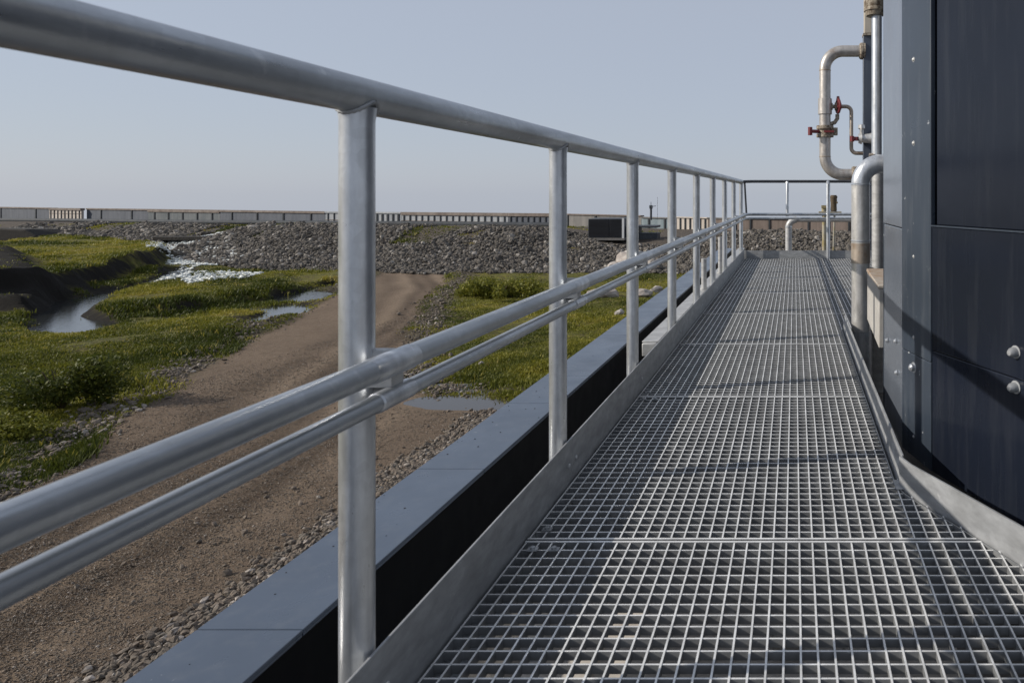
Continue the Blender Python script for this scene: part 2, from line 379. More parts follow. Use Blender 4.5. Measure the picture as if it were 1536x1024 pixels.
# ------------------------------------------------------------------ sky, sun, camera
W = bpy.data.worlds.new('World'); S.world = W; W.use_nodes = True; nt = W.node_tree; nt.nodes.clear()
SUN_EL, SUN_AZ = R(28.5), math.atan2(-.972, -.235)          # azimuth as atan2(x, y)
sky = nt.nodes.new('ShaderNodeTexSky'); sky.sky_type = 'NISHITA'; sky.sun_disc = False
sky.sun_elevation = SUN_EL; sky.sun_rotation = SUN_AZ; sky.air_density = 1.0; sky.dust_density = 0.75; sky.ozone_density = 2.0; sky.altitude = 10
hs = nt.nodes.new('ShaderNodeHueSaturation'); hs.inputs['Saturation'].default_value = .9
hz_ = nt.nodes.new('ShaderNodeMix'); hz_.data_type = 'RGBA'; hz_.inputs[0].default_value = .8; hz_.inputs[7].default_value = (4.2, 4.62, 5.5, 1)   # thin even high haze
bg = nt.nodes.new('ShaderNodeBackground'); bg.inputs[1].default_value = .11
wo = nt.nodes.new('ShaderNodeOutputWorld')
nt.links.new(sky.outputs[0], hs.inputs['Color']); nt.links.new(hs.outputs[0], hz_.inputs[6]); nt.links.new(hz_.outputs[2], bg.inputs[0]); nt.links.new(bg.outputs[0], wo.inputs[0])
sl = bpy.data.lights.new('sun', 'SUN'); sl.energy = 4.7; sl.angle = R(.55); sl.color = (1, .93, .83)
so = bpy.data.objects.new('sun', sl); C.objects.link(so)
sd = Vector((math.sin(SUN_AZ)*math.cos(SUN_EL), math.cos(SUN_AZ)*math.cos(SUN_EL), math.sin(SUN_EL)))
so.rotation_euler = sd.to_track_quat('Z', 'Y').to_euler(); so.location = sd*60
cd = bpy.data.cameras.new('camera'); cd.lens = 24; cd.sensor_width = 36; cd.clip_start = .05; cd.clip_end = 3000
cd.shift_x = (768-1192)/1536; cd.shift_y = (291-512)/1536
cd.dof.use_dof = True; cd.dof.focus_distance = 4.5; cd.dof.aperture_fstop = 9
co = bpy.data.objects.new('camera', cd); C.objects.link(co); co.location = (0,0,CZ); co.rotation_euler = (R(90), 0, 0); S.camera = co
S.view_settings.view_transform = 'Standard'; S.view_settings.look = 'None'; S.view_settings.exposure = 0; S.view_settings.gamma = 1
S.view_settings.use_curve_mapping = False

# ------------------------------------------------------------------ ground sheet, road, embankment
def lines(*seg):
    out = []
    for a, b, s in seg: out += list(np.arange(a, b-1e-6, s))
    return np.array(out + [seg[-1][1]])
gx = lines((-190,-70,2.2),(-70,-42,.8),(-42,-4,.28),(-4,30,1.2))
gy = lines((-14,4,1.5),(4,50,.28),(50,66,.55),(66,160,1.8))
XX, YY = np.meshgrid(gx, gy); T = terrain(XX, YY); HZ = T['h']
# tyre tracks follow the road's middle
cl = np.array([(-10.5,-8),(-10.4,6),(-10.6,11),(-11.2,15),(-12.6,19),(-15.6,28),(-19.5,36.5),(-23.5,43)])
def along(X, Y):
    d = np.full(X.shape, 1e9); sgn = np.zeros(X.shape)
    for i in range(len(cl)-1):
        ax, ay = cl[i]; bx, by = cl[i+1]; ex, ey = bx-ax, by-ay; L = math.hypot(ex, ey)
        tt = np.clip(((X-ax)*ex+(Y-ay)*ey)/L**2, 0, 1); q = np.hypot(X-ax-tt*ex, Y-ay-tt*ey)
        s = np.sign((X-ax)*ey-(Y-ay)*ex); m = q < d; d = np.where(m, q, d); sgn = np.where(m, s, sgn)
    return d*sgn
off = along(XX, YY) + (fbm(XX, YY, 4, 61)-.5)*.8
track = np.clip(np.exp(-((off-.9)/.28)**2)+np.exp(-((off+.9)/.28)**2)+.7*np.exp(-((off-2.2)/.3)**2), 0, 1)*(.35+fbm(XX, YY, 1.5, 62))*1.1
rut = np.clip(np.exp(-((off-.35)/.22)**2)+np.exp(-((off+.4)/.22)**2)+.8*np.exp(-((off-1.6)/.25)**2)+.6*np.exp(-((off+1.7)/.3)**2), 0, 1)*(.35+fbm(XX, YY, 2.5, 63))*1.1
HZ = HZ - rut*.05*T['road']
slope = np.hypot(*np.gradient(HZ, gy, gx))
mud_shade = np.clip(T['water']*.9 + T['blk'] + sstep(.4, .7, slope)*(1-T['fro'])*(1-T['stone'])*(1-T['road']), 0, 1)  # bare mud, plus the dark bank's shade painted in near-black
roadm = np.clip(T['road'] + T['fro'], 0, 1); stonem = np.clip(T['stone'] + T['foot']*.8 + T['verge']*.5*(1-T['road']), 0, 1)
V = np.stack([XX, YY, HZ], -1).reshape(-1, 3); ny, nx = XX.shape
idx = np.arange(ny*nx).reshape(ny, nx)
Q = np.stack([idx[:-1,:-1], idx[:-1,1:], idx[1:,1:], idx[1:,:-1]], -1).reshape(-1, 4)
def fmean(A): return A.ravel()[Q].mean(1)
fr = fmean(T['road']); fs = fmean(T['stone'])
kind = np.where(fs > .5, 2, np.where(fr > .5, 1, 0))
AT = dict(road=roadm.ravel(), grass=T['grass'].ravel(), stone=stonem.ravel(), mud_shade=mud_shade.ravel(), track=track.ravel(), rut=rut.ravel())
for k, nm in ((0, 'ground'), (1, 'gravel_road'), (2, 'embankment')):
    q = Q[kind == k]; u, inv = np.unique(q, return_inverse=True)
    o = np_mesh(nm, V[u], inv.reshape(-1, 4), M['yard'], {a: b[u] for a, b in AT.items()}, True); tag(o, kind='structure')

def hlook(X, Y):
    """surface height incl. ruts is close enough to terrain()"""
    return terrain(X, Y)['h']
# ------------------------------------------------------------------ scattered stones (stuff)
_p = (1+5**.5)/2
ICO = np.array([(-1,_p,0),(1,_p,0),(-1,-_p,0),(1,-_p,0),(0,-1,_p),(0,1,_p),(0,-1,-_p),(0,1,-_p),(_p,0,-1),(_p,0,1),(-_p,0,-1),(-_p,0,1)])/math.hypot(1,_p)
ICF = np.array([(0,11,5),(0,5,1),(0,1,7),(0,7,10),(0,10,11),(1,5,9),(5,11,4),(11,10,2),(10,7,6),(7,1,8),(3,9,4),(3,4,2),(3,2,6),(3,6,8),(3,8,9),(4,9,5),(2,4,11),(6,2,10),(8,6,7),(9,8,1)])
OCT = np.array([(1,0,0),(-1,0,0),(0,1,0),(0,-1,0),(0,0,1),(0,0,-1)], float)
OCF = np.array([(0,2,4),(2,1,4),(1,3,4),(3,0,4),(2,0,5),(1,2,5),(3,1,5),(0,3,5)])
def stones(name, X, Y, size, mat, sink=.25, flat=.75, z=None, tiny=False):
    ICO_, ICF_ = (OCT, OCF) if tiny else (ICO, ICF); nv = len(ICO_)
    n = len(X); Z = hlook(X, Y) if z is None else z
    sc = np.stack([rng.uniform(.7,1.35,n), rng.uniform(.6,1.1,n), rng.uniform(.45,.9,n)*flat*1.2], -1)*size[:,None]/2
    P = ICO_[None]*(1+rng.uniform(-.28,.28,(n,nv,1)))*sc[:,None,:]
    def rot(P, a, i, j):
        c, s_ = np.cos(a)[:,None], np.sin(a)[:,None]; A, B = P[:,:,i].copy(), P[:,:,j].copy()
        P[:,:,i] = A*c-B*s_; P[:,:,j] = A*s_+B*c; return P
    P = rot(P, rng.uniform(-.7,.7,n), 0, 2); P = rot(P, rng.uniform(-.7,.7,n), 1, 2); P = rot(P, rng.uniform(0,6.28,n), 0, 1)
    P = P + np.stack([X, Y, Z + size*flat*(.5-sink)*.6], -1)[:,None,:]
    Fc = (ICF_[None] + (np.arange(n)*nv)[:,None,None]).reshape(-1, 3)
    tint = np.repeat(np.clip(rng.beta(1.6, 2.6, n)*1.25, 0, 1), nv)
    o = np_mesh(name, P.reshape(-1, 3), Fc, mat, {'tint': tint}); return o
# riprap on the embankment
culx, culy = gp(280, 371, 4.75)
def riprap():
    xs, ys, ss = [], [], []
    for x0, x1, n, s0, s1 in ((-42,12,36000,.11,.55),(-95,-42,12000,.24,.75)):
        X = rng.uniform(x0, x1, n); D = rng.uniform(-.5, 9.6, n); Y = np.interp(X, TOE[:,0], TOE[:,1]) + D
        s = s0 + (s1-s0)*rng.beta(1.0, 4.2, n)
        g = fbm(X, Y, 4, 71); keep = ~((g > .6) & (D > 5) & (X < -12)) ; keep &= ~((X > -14.5) & (X < -9) & (D > 6.8))
        cul = (np.abs(X-culx) < 3.0) & (Y < culy+2.2); keep &= ~cul
        xs.append(X[keep]); ys.append(Y[keep]); ss.append(s[keep])
    X = np.concatenate(xs); Y = np.concatenate(ys); s = np.concatenate(ss)
    tag(stones('riprap', X, Y, s, M['riprap'], .12, 1.0), 'grey broken stone riprap piled along the embankment', 'riprap', kind='stuff')
riprap()
def verge():
    n = 90000; u = rng.uniform(1/46, 1/9, n); Y = 1/u; X = rng.uniform(-27, -6, n)
    t_ = terrain(X, Y); w = np.clip(t_['verge']*1.1*(X < -8)*(Y > 5), 0, 1)*(1-.5*t_['road']); k = rng.uniform(0, 1, n) < w
    X, Y = X[k], Y[k]; s = .035 + .20*rng.beta(1.1, 4.5, len(X))
    return X, Y, s
def ballast():
    n = 30000; X = rng.uniform(-9.2, -5.0, n); Y = rng.uniform(4.5, 16.3, n)
    t_ = terrain(X, Y); w = np.clip(t_['foot']*1.2 + .006, 0, 1); k = rng.uniform(0, 1, n) < w
    return X[k], Y[k], rng.uniform(.04, .115, k.sum())
a = verge(); b = ballast()
tag(stones('gravel', *[np.concatenate(q) for q in zip(a, b)], M['gravel'], .15, .8), 'loose crushed stone along the road edge and wall foot', 'gravel', kind='stuff')
def roaddust():
    n = 230000; u = rng.uniform(1/34, 1/5.5, n); Y = 1/u; X = rng.uniform(-16, -6.2, n)
    t_ = terrain(X, Y); k = (t_['road'] > .5) & (t_['pud'] < .2) & (rng.uniform(0, 1, n) < .25+.9*fbm(X, Y, 1.2, 81)**2*2)
    X, Y = X[k], Y[k]; s = .010 + .040*rng.beta(1.0, 5.5, len(X)); s *= 1 + Y/40
    tag(stones('road_gravel', X, Y, s, M['dust'], .2, .8, tiny=True), 'fine loose gravel strewn over the dirt road', 'gravel', kind='stuff')
roaddust()
# ------------------------------------------------------------------ grass (stuff)
def grass():
    n = 320000; u = rng.uniform(1/85, 1/11.5, n)**1.0; Y = 1/u; X = np.where(rng.uniform(0, 1, n) < .9, Y*rng.uniform(-1.22, .0, n), Y*rng.uniform(-1.75, -1.2, n))
    t_ = terrain(X, Y); cl_ = fbm(X, Y, 2.2, 91); bare = fbm(X, Y, 2.8, 92)
    right = (X > np.interp(Y, [10,17,32,43], [-10.9,-10.9,-17.4,-21.5]))
    w = t_['grass']*np.where(right, sstep(.34, .5, bare), sstep(.26, .46, bare)) * (1-t_['blk']*.95)
    crest = (t_['stone'] > .5)*(t_['d'] > 5.0)*(fbm(X, Y, 4, 71) > .585)
    w = np.maximum(w, crest*.8)
    e_ = .35; sl_ = np.hypot(terrain(X+e_, Y)['h']-terrain(X-e_, Y)['h'], terrain(X, Y+e_)['h']-terrain(X, Y-e_)['h'])/(2*e_)
    w = w*np.where(t_['d'] > 0, 1, sstep(.75, .38, sl_))
    w = np.maximum(w, .35*(sd_poly(X, Y, SIDE) > 0)*(fbm(X, Y, 1.4, 97) > .40))
    k = rng.uniform(0, 1, n) < w; X, Y, cl_, right = X[k], Y[k], cl_[k], right[k]; n = len(X)
    Z = terrain(X, Y)['h']
    big = sstep(.45, .75, cl_)
    hue = np.clip(.46 + 2.0*(fbm(X, Y, 4.5, 93)-.5) + .5*(fbm(X, Y, .9, 94)-.5) + .09*rng.normal(size=n) - .16*big, 0, 1)
    reed = (rng.uniform(0, 1, n) < .02)*(fbm(X, Y, 2.5, 99) > .5); hue = np.where(reed, .86, hue)
    Hh = np.where(right, .045+.08*big, .06+.125*big)*rng.uniform(.5, 1.4, n); Hh = np.where(reed, Hh*1.35, Hh); Hh *= 1 + np.clip(Y-30, 0, 40)*.006
    nb = 5; base = np.stack([X, Y, Z-.02], -1)
    Vv = np.zeros((n, nb, 4, 3)); tint = np.zeros((n, nb, 4))
    for b_ in range(nb):
        a = rng.uniform(0, 6.28, n); r = rng.uniform(0, .12, n)*(1+Y/30); px = np.cos(a)*r; py = np.sin(a)*r
        bend = rng.uniform(0, 6.28, n); ln = rng.uniform(.15, .6, n)*Hh; hh = Hh*rng.uniform(.7, 1.1, n)
        w_ = (.004+.00068*Y)*rng.uniform(.8, 1.4, n); ox, oy = -np.sin(bend)*w_, np.cos(bend)*w_
        q0 = base + np.stack([px-ox, py-oy, 0*px], -1); q1 = base + np.stack([px+ox, py+oy, 0*px], -1)
        m = base + np.stack([px+np.cos(bend)*ln*.4, py+np.sin(bend)*ln*.4, hh*.62], -1)
        tip = base + np.stack([px+np.cos(bend)*ln, py+np.sin(bend)*ln, hh], -1)
        Vv[:,b_,0] = q0; Vv[:,b_,1] = q1; Vv[:,b_,2] = m + np.stack([ox, oy, 0*ox], -1)*.7; Vv[:,b_,3] = tip
        tint[:,b_,:] = np.clip(hue + rng.uniform(-.14, .14, n), 0, 1)[:,None]
    i = np.arange(n*nb)*4; Fc = np.concatenate([np.stack([i, i+1, i+2], -1), np.stack([i, i+2, i+3], -1)])
    o = np_mesh('grass', Vv.reshape(-1, 3), Fc, M['grass'], {'tint': tint.ravel()})
    tag(o, 'tussocky yellow-green grass covering the wet meadow', 'grass', kind='stuff')
grass()
# ------------------------------------------------------------------ water
def sheet(name, poly, z, mat, grow=1.5):
    cx = sum(p[0] for p in poly)/len(poly); cy = sum(p[1] for p in poly)/len(poly)
    mb = MB(); pts = []
    for x, y in poly:
        d = Vector((x-cx, y-cy)); L = d.length; d = d*(L+grow)/L; pts.append((cx+d.x, cy+d.y, z))
    mb.add(pts, [tuple(range(len(pts)))]); o = build(name, mb, mat, smooth=False); return tag(o, kind='structure')
mb = MB(); xs_ = (-75, -12); mb.add([(-75,18,GZ-.20),(-19,18,GZ-.20),(-19,52,GZ-.20),(-75,52,GZ-.20)], [(0,1,2,3)])
# a flat water table that shows wherever the meadow dips under it
tag(build('stream', mb, M['water'], smooth=False), kind='structure')
mb = MB(); pb = [min(p[0] for p in PUDDLE)-1, max(p[0] for p in PUDDLE)+1, min(p[1] for p in PUDDLE)-1, max(p[1] for p in PUDDLE)+1]
mb.add([(pb[0],pb[2],GZ-.055),(pb[1],pb[2],GZ-.055),(pb[1],pb[3],GZ-.055),(pb[0],pb[3],GZ-.055)], [(0,1,2,3)])
tag(build('puddle', mb, M['puddle'], smooth=False), kind='structure')
# foaming outfall from the culvert
def foam():
    P = gpoly([(238,372),(262,366),(330,372),(345,384),(335,398),(290,402),(262,398),(240,388)]); P2 = gpoly([(235,424),(290,413),(330,411),(372,414),(360,426),(300,430),(250,430)])
    n = 26000; X = rng.uniform(-62, -30, n); Y = rng.uniform(32, 62, n)
    k = (np.maximum(sd_poly(X, Y, P), sd_poly(X, Y, P2)) + (fbm(X, Y, 1.5, 95)-.5)*2.2 > -.5); X, Y = X[k], Y[k]
    z = np.maximum(terrain(X, Y)['h'], GZ-.2) + .05
    o = stones('foam', X, Y, rng.uniform(.08, .34, len(X)), M['foam'], .3, .55, z=z)
    tag(o, 'white foaming water tumbling from the culvert over rocks', 'foam', kind='stuff')
foam()

# ------------------------------------------------------------------ embankment fittings
root = thing('culvert', (culx, culy, hz(culx, culy)), 'dark culvert mouth in the stone embankment above the white foam', 'culvert')
mb = MB()
z0 = GZ+.12
mb.box(culx-2.6, culx+2.6, culy-.5, culy+.6, z0+.78, z0+1.1); mb.box(culx-2.6, culx-2.3, culy-.45, culy+4, z0-.5, z0+.776); mb.box(culx+2.3, culx+2.6, culy-.45, culy+4, z0-.5, z0+.776); mb.box(culx-2.29, culx+2.29, culy+.602, culy+4, z0+.785, z0+1.0)
build('headwall', mb, M['earth'], root, bevel=.03)
mb = MB(); mb.box(culx-2.29, culx+2.29, culy+1.2, culy+4, z0-.5, z0+.77); build('opening_shade', mb, M['hoarding'], root)  # near-black block painted in for the shade inside the culvert

# ------------------------------------------------------------------ perimeter walls beyond the embankment
def wall_y(X): return float(np.interp(X, WALLP[:,0], WALLP[:,1]))
def wall_x(xi):
    lo, hi = -190.0, 60.0
    for _ in range(50):
        m = (lo+hi)/2
        if 1192+F*m/wall_y(m) < xi: lo = m
        else: hi = m
    return lo
def ztop(xi, yi): X = wall_x(xi); return CZ-(yi-291)/F*wall_y(X)
WTOP = lambda xi: float(np.interp(xi, [-60,0,505,830,1200,1400], [309.2,310.6,317.3,320.2,328.5,331]))
def perimeter(x0, x1, mat, label, cap='rustcap', caph=.28, posts=0, bays=0, dy=0.0, top=0.0, t=.3, foot=True, skew=0):
    X0, X1 = wall_x(x0), wall_x(x1); Y0, Y1 = wall_y(X0)+dy, wall_y(X1)+dy
    zt0, zt1 = ztop(x0, WTOP(x0))-top, ztop(x1, WTOP(x1))-top; zb = min(hz(X0, Y0), hz(X1, Y1))-.6
    root = thing('perimeter_wall', ((X0+X1)/2, (Y0+Y1)/2, zb), label, 'wall', 'walls along the skyline')
    d = Vector((X1-X0, Y1-Y0)).normalized(); nn = Vector((-d.y, d.x))*t
    def slab(za0, za1, zb0, zb1, o_, th):
        a = Vector((X0,Y0))+d*.02; b = Vector((X1,Y1))-d*.02; n2 = Vector((-d.y, d.x))
        pts = [a-n2*o_, b-n2*o_, b+n2*(th-o_), a+n2*(th-o_)]; zl = [za0, za1, za1, za0]; zh = [zb0, zb1, zb1, zb0]
        return [(p.x,p.y,z) for p, z in zip(pts, zl)] + [(p.x,p.y,z) for p, z in zip(pts, zh)]
    FS = [(3,2,1,0),(4,5,6,7),(0,1,5,4),(1,2,6,5),(2,3,7,6),(3,0,4,7)]
    mb = MB().add(slab(zb, zb, zt0-caph, zt1-caph, 0, t), FS); build('panel', mb, M[mat], root, smooth=False)
    if cap: build('cap', MB().add(slab(zt0-caph+.004, zt1-caph+.004, zt0, zt1, .12, t+.24), FS), M[cap], root, smooth=False)
    L = math.hypot(X1-X0, Y1-Y0)
    for i in range(posts):
        f = (i+.5)/posts; px, py = X0+(X1-X0)*f, Y0+(Y1-Y0)*f; zz = zt0+(zt1-zt0)*f
        w = .07 if posts > 6 else .12
        q = MB(); n2 = Vector((-d.y, d.x)); c0 = Vector((px,py))-n2*.09
        pts = [c0-d*w, c0+d*w, c0+d*w+n2*.085, c0-d*w+n2*.085]
        q.prism([(p.x,p.y) for p in pts], zb, zz-caph*.3); build('post', q, M['darkpipe'], root, smooth=False)
    for k in range(bays):
        f = (k+1)/(bays+1); q = MB().add(slab(zb+(zt0-zb)*f, zb+(zt1-zb)*f, zb+(zt0-zb)*f+.07, zb+(zt1-zb)*f+.07, .05, .045), FS); build('rail', q, M['rustcap'], root, smooth=False)
    return root
perimeter(-70, 82, 'clad_grey', 'grey wall with thin rusty top edge before the beige lit panels', caph=.2, posts=3)
perimeter(82, 130, 'clad_beige', 'short pale beige wall panel gridded with rusty rails', caph=.35, posts=9, bays=2, dy=-.8)
perimeter(130, 222, 'clad_grey', 'plain slate grey wall just after the gridded beige panel', caph=.22, posts=2)
perimeter(222, 330, 'clad_grey2', 'greenish grey ribbed wall with dotted rusty top strip', caph=.42, posts=5)
perimeter(330, 488, 'clad_grey', 'long dark grey wall with brown top edge above the culvert rocks', caph=.28, posts=4)
perimeter(488, 562, 'clad_pale', 'pale open framed wall with dark uprights behind the thickest post', cap='clad_pale', caph=.2, posts=8, bays=1)
perimeter(562, 602, 'clad_pale', 'whitish wall panels without rusty top beside the thickest post', cap='clad_pale', caph=.2, posts=5)
perimeter(602, 762, 'clad_pale', 'pale panelled wall with rusty top band and many dark posts', caph=.35, posts=17, bays=1)
perimeter(762, 832, 'clad_grey', 'slate blue-grey panelled wall with rusty patched top', caph=.36, posts=8)
perimeter(832, 962, 'clad_mid', 'plain taupe wall rising behind the black container', caph=.12, cap='clad_brown', posts=3)
perimeter(962, 1010, 'clad_blue', 'bluish grey smooth wall under the small mast', caph=.1, cap='clad_mid', posts=2, top=.15)
perimeter(1010, 1062, 'clad_beige', 'pale beige wall with brown uprights seen between thin posts', caph=.1, cap='clad_beige', posts=7, top=.05)
perimeter(1062, 1112, 'clad_brown', 'brown wall piece seen between the farthest rail posts', caph=.1, cap='clad_mid', posts=3, top=.05)
perimeter(1112, 1420, 'clad_brown', 'reddish brown wall behind the far end of the walkway', caph=.1, cap='clad_mid', posts=10)
# long pipeline at the foot of the walls
def pipeline():
    pts = []
    for xi, yi in ((-60,329.5),(0,330),(120,331),(260,333),(420,334),(500,335),(600,335.5),(760,337),(840,338)):
        X = wall_x(xi); f = .93; Xp = X*f; Yp = wall_y(X)*f; pts.append((Xp, Yp, CZ-(yi-291)/F*Yp))
    root = thing('pipeline', pts[4], 'long dark grey pipeline on the embankment below the walls', 'pipeline')
    build('pipe', MB().tube(pts, .30, 12), M['darkpipe'], root)
    for p in pts[1:-1]:
        q = MB(); q.box(p[0]-.2, p[0]+.2, p[1]-.35, p[1]+.35, p[2]-1.6, p[2]-.22); build('support', q, M['clad_mid'], root)
pipeline()
# embankment container, tanks, mast
Yc = 51.0; px = F/Yc
def cx(xi): return (xi-1192)/px
def czz(yi): return CZ-(yi-291)/px
root = thing('container', (cx(910), Yc, czz(358)), 'black container with two dark panels and a white right edge', 'container')
mb = MB(); mb.box(cx(882), cx(935), Yc, Yc+2.4, czz(357), czz(328)); build('body', mb, M['darksteel'], root, bevel=.03)
for a, b in ((883.2,914),(915,933)):
    mb = MB(); mb.box(cx(a), cx(b), Yc-.05, Yc-.003, czz(355), czz(329)); build('panel', mb, M['hoarding'], root, bevel=.02)
mb = MB(); mb.box(cx(933.5), cx(936.5), Yc-.12, Yc-.004, czz(357), czz(327.4)); build('edge_strip', mb, M['white'], root)
mb = MB(); mb.box(cx(880), cx(938), Yc-.3, Yc+2.6, czz(360), czz(357)-.004); build('base_slab', mb, M['clad_mid'], root)
mb = MB(); mb.box(cx(940), cx(952), Yc+1, Yc+2.4, czz(362), czz(343)); mb.box(cx(952), cx(981), Yc+1.2, Yc+2.4, czz(362), czz(351)); mb.box(cx(938), cx(981), Yc+.8, Yc+2.5, czz(343)+.01, czz(339.5))
tag(build('plant_skid', mb, M['darksteel'], at=(cx(955), Yc+1.6, czz(362)), bevel=.02), 'low dark machinery skid just right of the black container', 'machinery')
Ym = 58; pm = F/Ym
mb = MB(); mx = (976.5-1192)/pm; zz = lambda y: CZ-(y-291)/pm
mb.cyl((mx, Ym, zz(330)), (mx, Ym, zz(309)), .09, 10); mb.cyl((mx, Ym, zz(309)), (mx, Ym, zz(303)), .025, 6); mb.cyl((mx, Ym, zz(310)), (mx+.42, Ym, zz(309)), .025, 6); mb.box(mx-.12, mx+.12, Ym-.12, Ym+.12, zz(313), zz(308)); mb.cyl((mx+.55, Ym, zz(330)), (mx+.55, Ym, zz(296)), .012, 5)
tag(build('mast', mb, M['darksteel'], at=(mx, Ym, zz(330))), 'small dark mast with a side arm above the bluish wall', 'mast')
# earth block at the far end of the side road
mb = MB(); ex, ey = gp(8, 362)
n = 16
prof = [(-9,0),(-9,1.35),(-2,1.5),(2.0,1.35),(3.1,.7),(3.6,0)]
vs = [(ex+a, ey+dy_, hz(ex, ey)-.1+b*(1 if dy_ < 2 else .9)) for dy_ in (0, .8, 3.5) for a, b in prof]
k = len(prof); fsx = [tuple(range(k))[::-1]] + [tuple(range(2*k, 3*k))] + [(r*k+i, r*k+(i+1)%k, (r+1)*k+(i+1)%k, (r+1)*k+i) for r in range(2) for i in range(k)]
tag(build('earth_mound', mb.add(vs, fsx), M['earth'], at=(ex, ey, hz(ex, ey)), smooth=False, bevel=.15), kind='structure')

# ------------------------------------------------------------------ boulders
def boulder(xi, yi, wpx, hpx, label, H=5.0, mat='paleboulder'):
    X, Y = gp(xi, yi, H); w = wpx*Y/F; h = hpx*Y/F; z = hz(X, Y)
    import bmesh
    bm = bmesh.new(); bmesh.ops.create_icosphere(bm, subdivisions=2, radius=1)
    sx = random.uniform(0, 50)
    for v in bm.verts:
        c = v.co; n_ = float(fbm(np.array([c.x*1.3+sx]), np.array([c.y*1.3+c.z*1.7]), .9, 5)[0])
        c *= .55 + .9*n_; c.x = math.copysign(abs(c.x)**.85, c.x)
        v.co = Vector((c.x*w/2*1.15, c.y*w/2*.8, c.z*h*.62))
    me = bpy.data.meshes.new('boulder'); bm.to_mesh(me); bm.free(); me.materials.append(M[mat])
    o = bpy.data.objects.new('boulder', me); C.objects.link(o); o.location = (X, Y, z+h*.3); o.rotation_euler = (0, 0, random.uniform(0, 3))
    tag(o, label, 'boulder', 'pale boulders')
boulder(905, 447, 44, 16, 'broad pinkish boulder in the grass left of the third post')
boulder(962, 446, 28, 12, 'pale pinkish boulder right of the third post')
boulder(985, 437, 22, 10, 'small whitish boulder against the far parapet edge')
boulder(929, 475, 16, 9, 'little pale stone lower down the grass by the third post')
boulder(722, 548, 9, 6, 'single pink stone alone on the grass between the first two posts')
boulder(978, 408, 14, 24, 'tall narrow white rock standing at the foot of the riprap')
boulder(938, 392, 34, 30, 'large white limestone block on the riprap below the container', 4.4)
boulder(922, 396, 20, 14, 'smaller white limestone lump beside the large white block', 4.5)

# ------------------------------------------------------------------ shrubs
def shrub(X, Y, w, d, h, n, label, hue, leaf=.05):
    z = hz(X, Y); root = thing('shrub', (X, Y, z), label, 'shrub')
    st = MB()
    for i in range(14):
        a = random.uniform(0, 6.28); r = random.uniform(.1, .8)
        st.tube([(X, Y, z-.05), (X+math.cos(a)*r*w*.2, Y+math.sin(a)*r*d*.2, z+h*.4), (X+math.cos(a)*r*w*.45, Y+math.sin(a)*r*d*.45, z+h*.8)], .012, 5, radii=[.02,.014,.006])
    build('stem', st, M['brownmetal'], root)
    cs = [(rng.normal()*w*.26, rng.normal()*d*.26, abs(rng.normal())*h*.22+h*.3, rng.uniform(.18, .34)*min(w, d)) for _ in range(15)]
    k = rng.integers(0, len(cs), n); A = np.array(cs)[k]; dirs = rng.normal(size=(n, 3)); dirs /= np.linalg.norm(dirs, axis=1)[:,None]
    c = A[:,:3] + dirs*(A[:,3]*rng.uniform(.55, 1.1, n))[:,None]; c[:,2] = np.clip(c[:,2], .03, h*1.1)
    u = rng.normal(size=(n, 3)); u /= np.linalg.norm(u, axis=1)[:,None]; w2 = np.cross(u, dirs + .3*rng.normal(size=(n, 3))); w2 /= np.linalg.norm(w2, axis=1)[:,None]
    s = (leaf*rng.uniform(.6, 1.4, n))[:,None]
    Vv = np.stack([c-u*s, c+w2*s*.5, c+u*s, c-w2*s*.5], 1) .reshape(-1, 3)
    o = np_mesh('foliage', Vv, np.arange(n*4).reshape(-1, 4), M['grass'], {'tint': np.repeat(np.clip(hue+rng.uniform(-.16, .16, n), 0, 1), 4)})
    o.parent = root
X, Y = gp(58, 622); shrub(X, Y+.5, 2.4, 1.5, 1.15, 8000, 'dark green bushy shrub beside the stony road edge', .06, .042)
X, Y = gp(20, 655); shrub(X-.3, Y, 1.9, 1.2, .55, 3200, 'low mid-green leafy clump in front of the dark shrub', .32, .04)
X, Y = gp(745, 452); shrub(X, Y+.6, 3.0, 1.6, .75, 4200, 'wide low olive shrub in the grass patch before the riprap', .38, .07)
X, Y = gp(705, 448); shrub(X, Y+.6, 1.3, 1.0, .5, 1700, 'small round olive shrub left of the wide low one', .34, .07)

# ------------------------------------------------------------------ building under the walkway
root = thing('building', (0, 5, GZ), 'navy clad building with flat parapet carrying the walkway', 'building')
mb = MB(); mb.box(-1.27, -1.23, -4, 12, GZ-.2, -.09); mb.box(-1.23, 6.5, 11.96, 12, GZ-.2, -.42); mb.box(6.5, 6.54, -4, 12, GZ-.2, -.42); mb.box(-1.23, 6.5, -4, -3.96, GZ-.2, -.42)
build('wall', mb, M['navy'], root, smooth=False)
mb = MB(); mb.box(-1.225, 6.49, -3.95, 11.95, -.62, -.50); build('roof_deck', mb, M['roof'], root, smooth=False)
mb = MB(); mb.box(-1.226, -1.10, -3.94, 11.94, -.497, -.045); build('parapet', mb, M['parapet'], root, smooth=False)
ys = [-3.95, -1.1, .1, 1.49, 2.36, 3.1, 3.57, 4.6, 5.7, 6.8, 7.9, 9.0, 10.2, 11.97]
for a, b in zip(ys, ys[1:]):
    mb = MB(); mb.box(-1.305, -1.073, a+.0015, b-.0015, -.040, -.030); mb.box(-1.305, -1.299, a+.0015, b-.0015, -.12, -.0401); mb.box(-1.079, -1.073, a+.0015, b-.0015, -.046, -.0401)
    build('coping_panel', mb, M['coping'], root, smooth=False, bevel=.0015)
for i in range(26):
    y = random.uniform(1.0, 6); x = random.uniform(-1.29, -1.09)
    if i > 12: y = random.uniform(1.2, 3.2)
mb = MB()
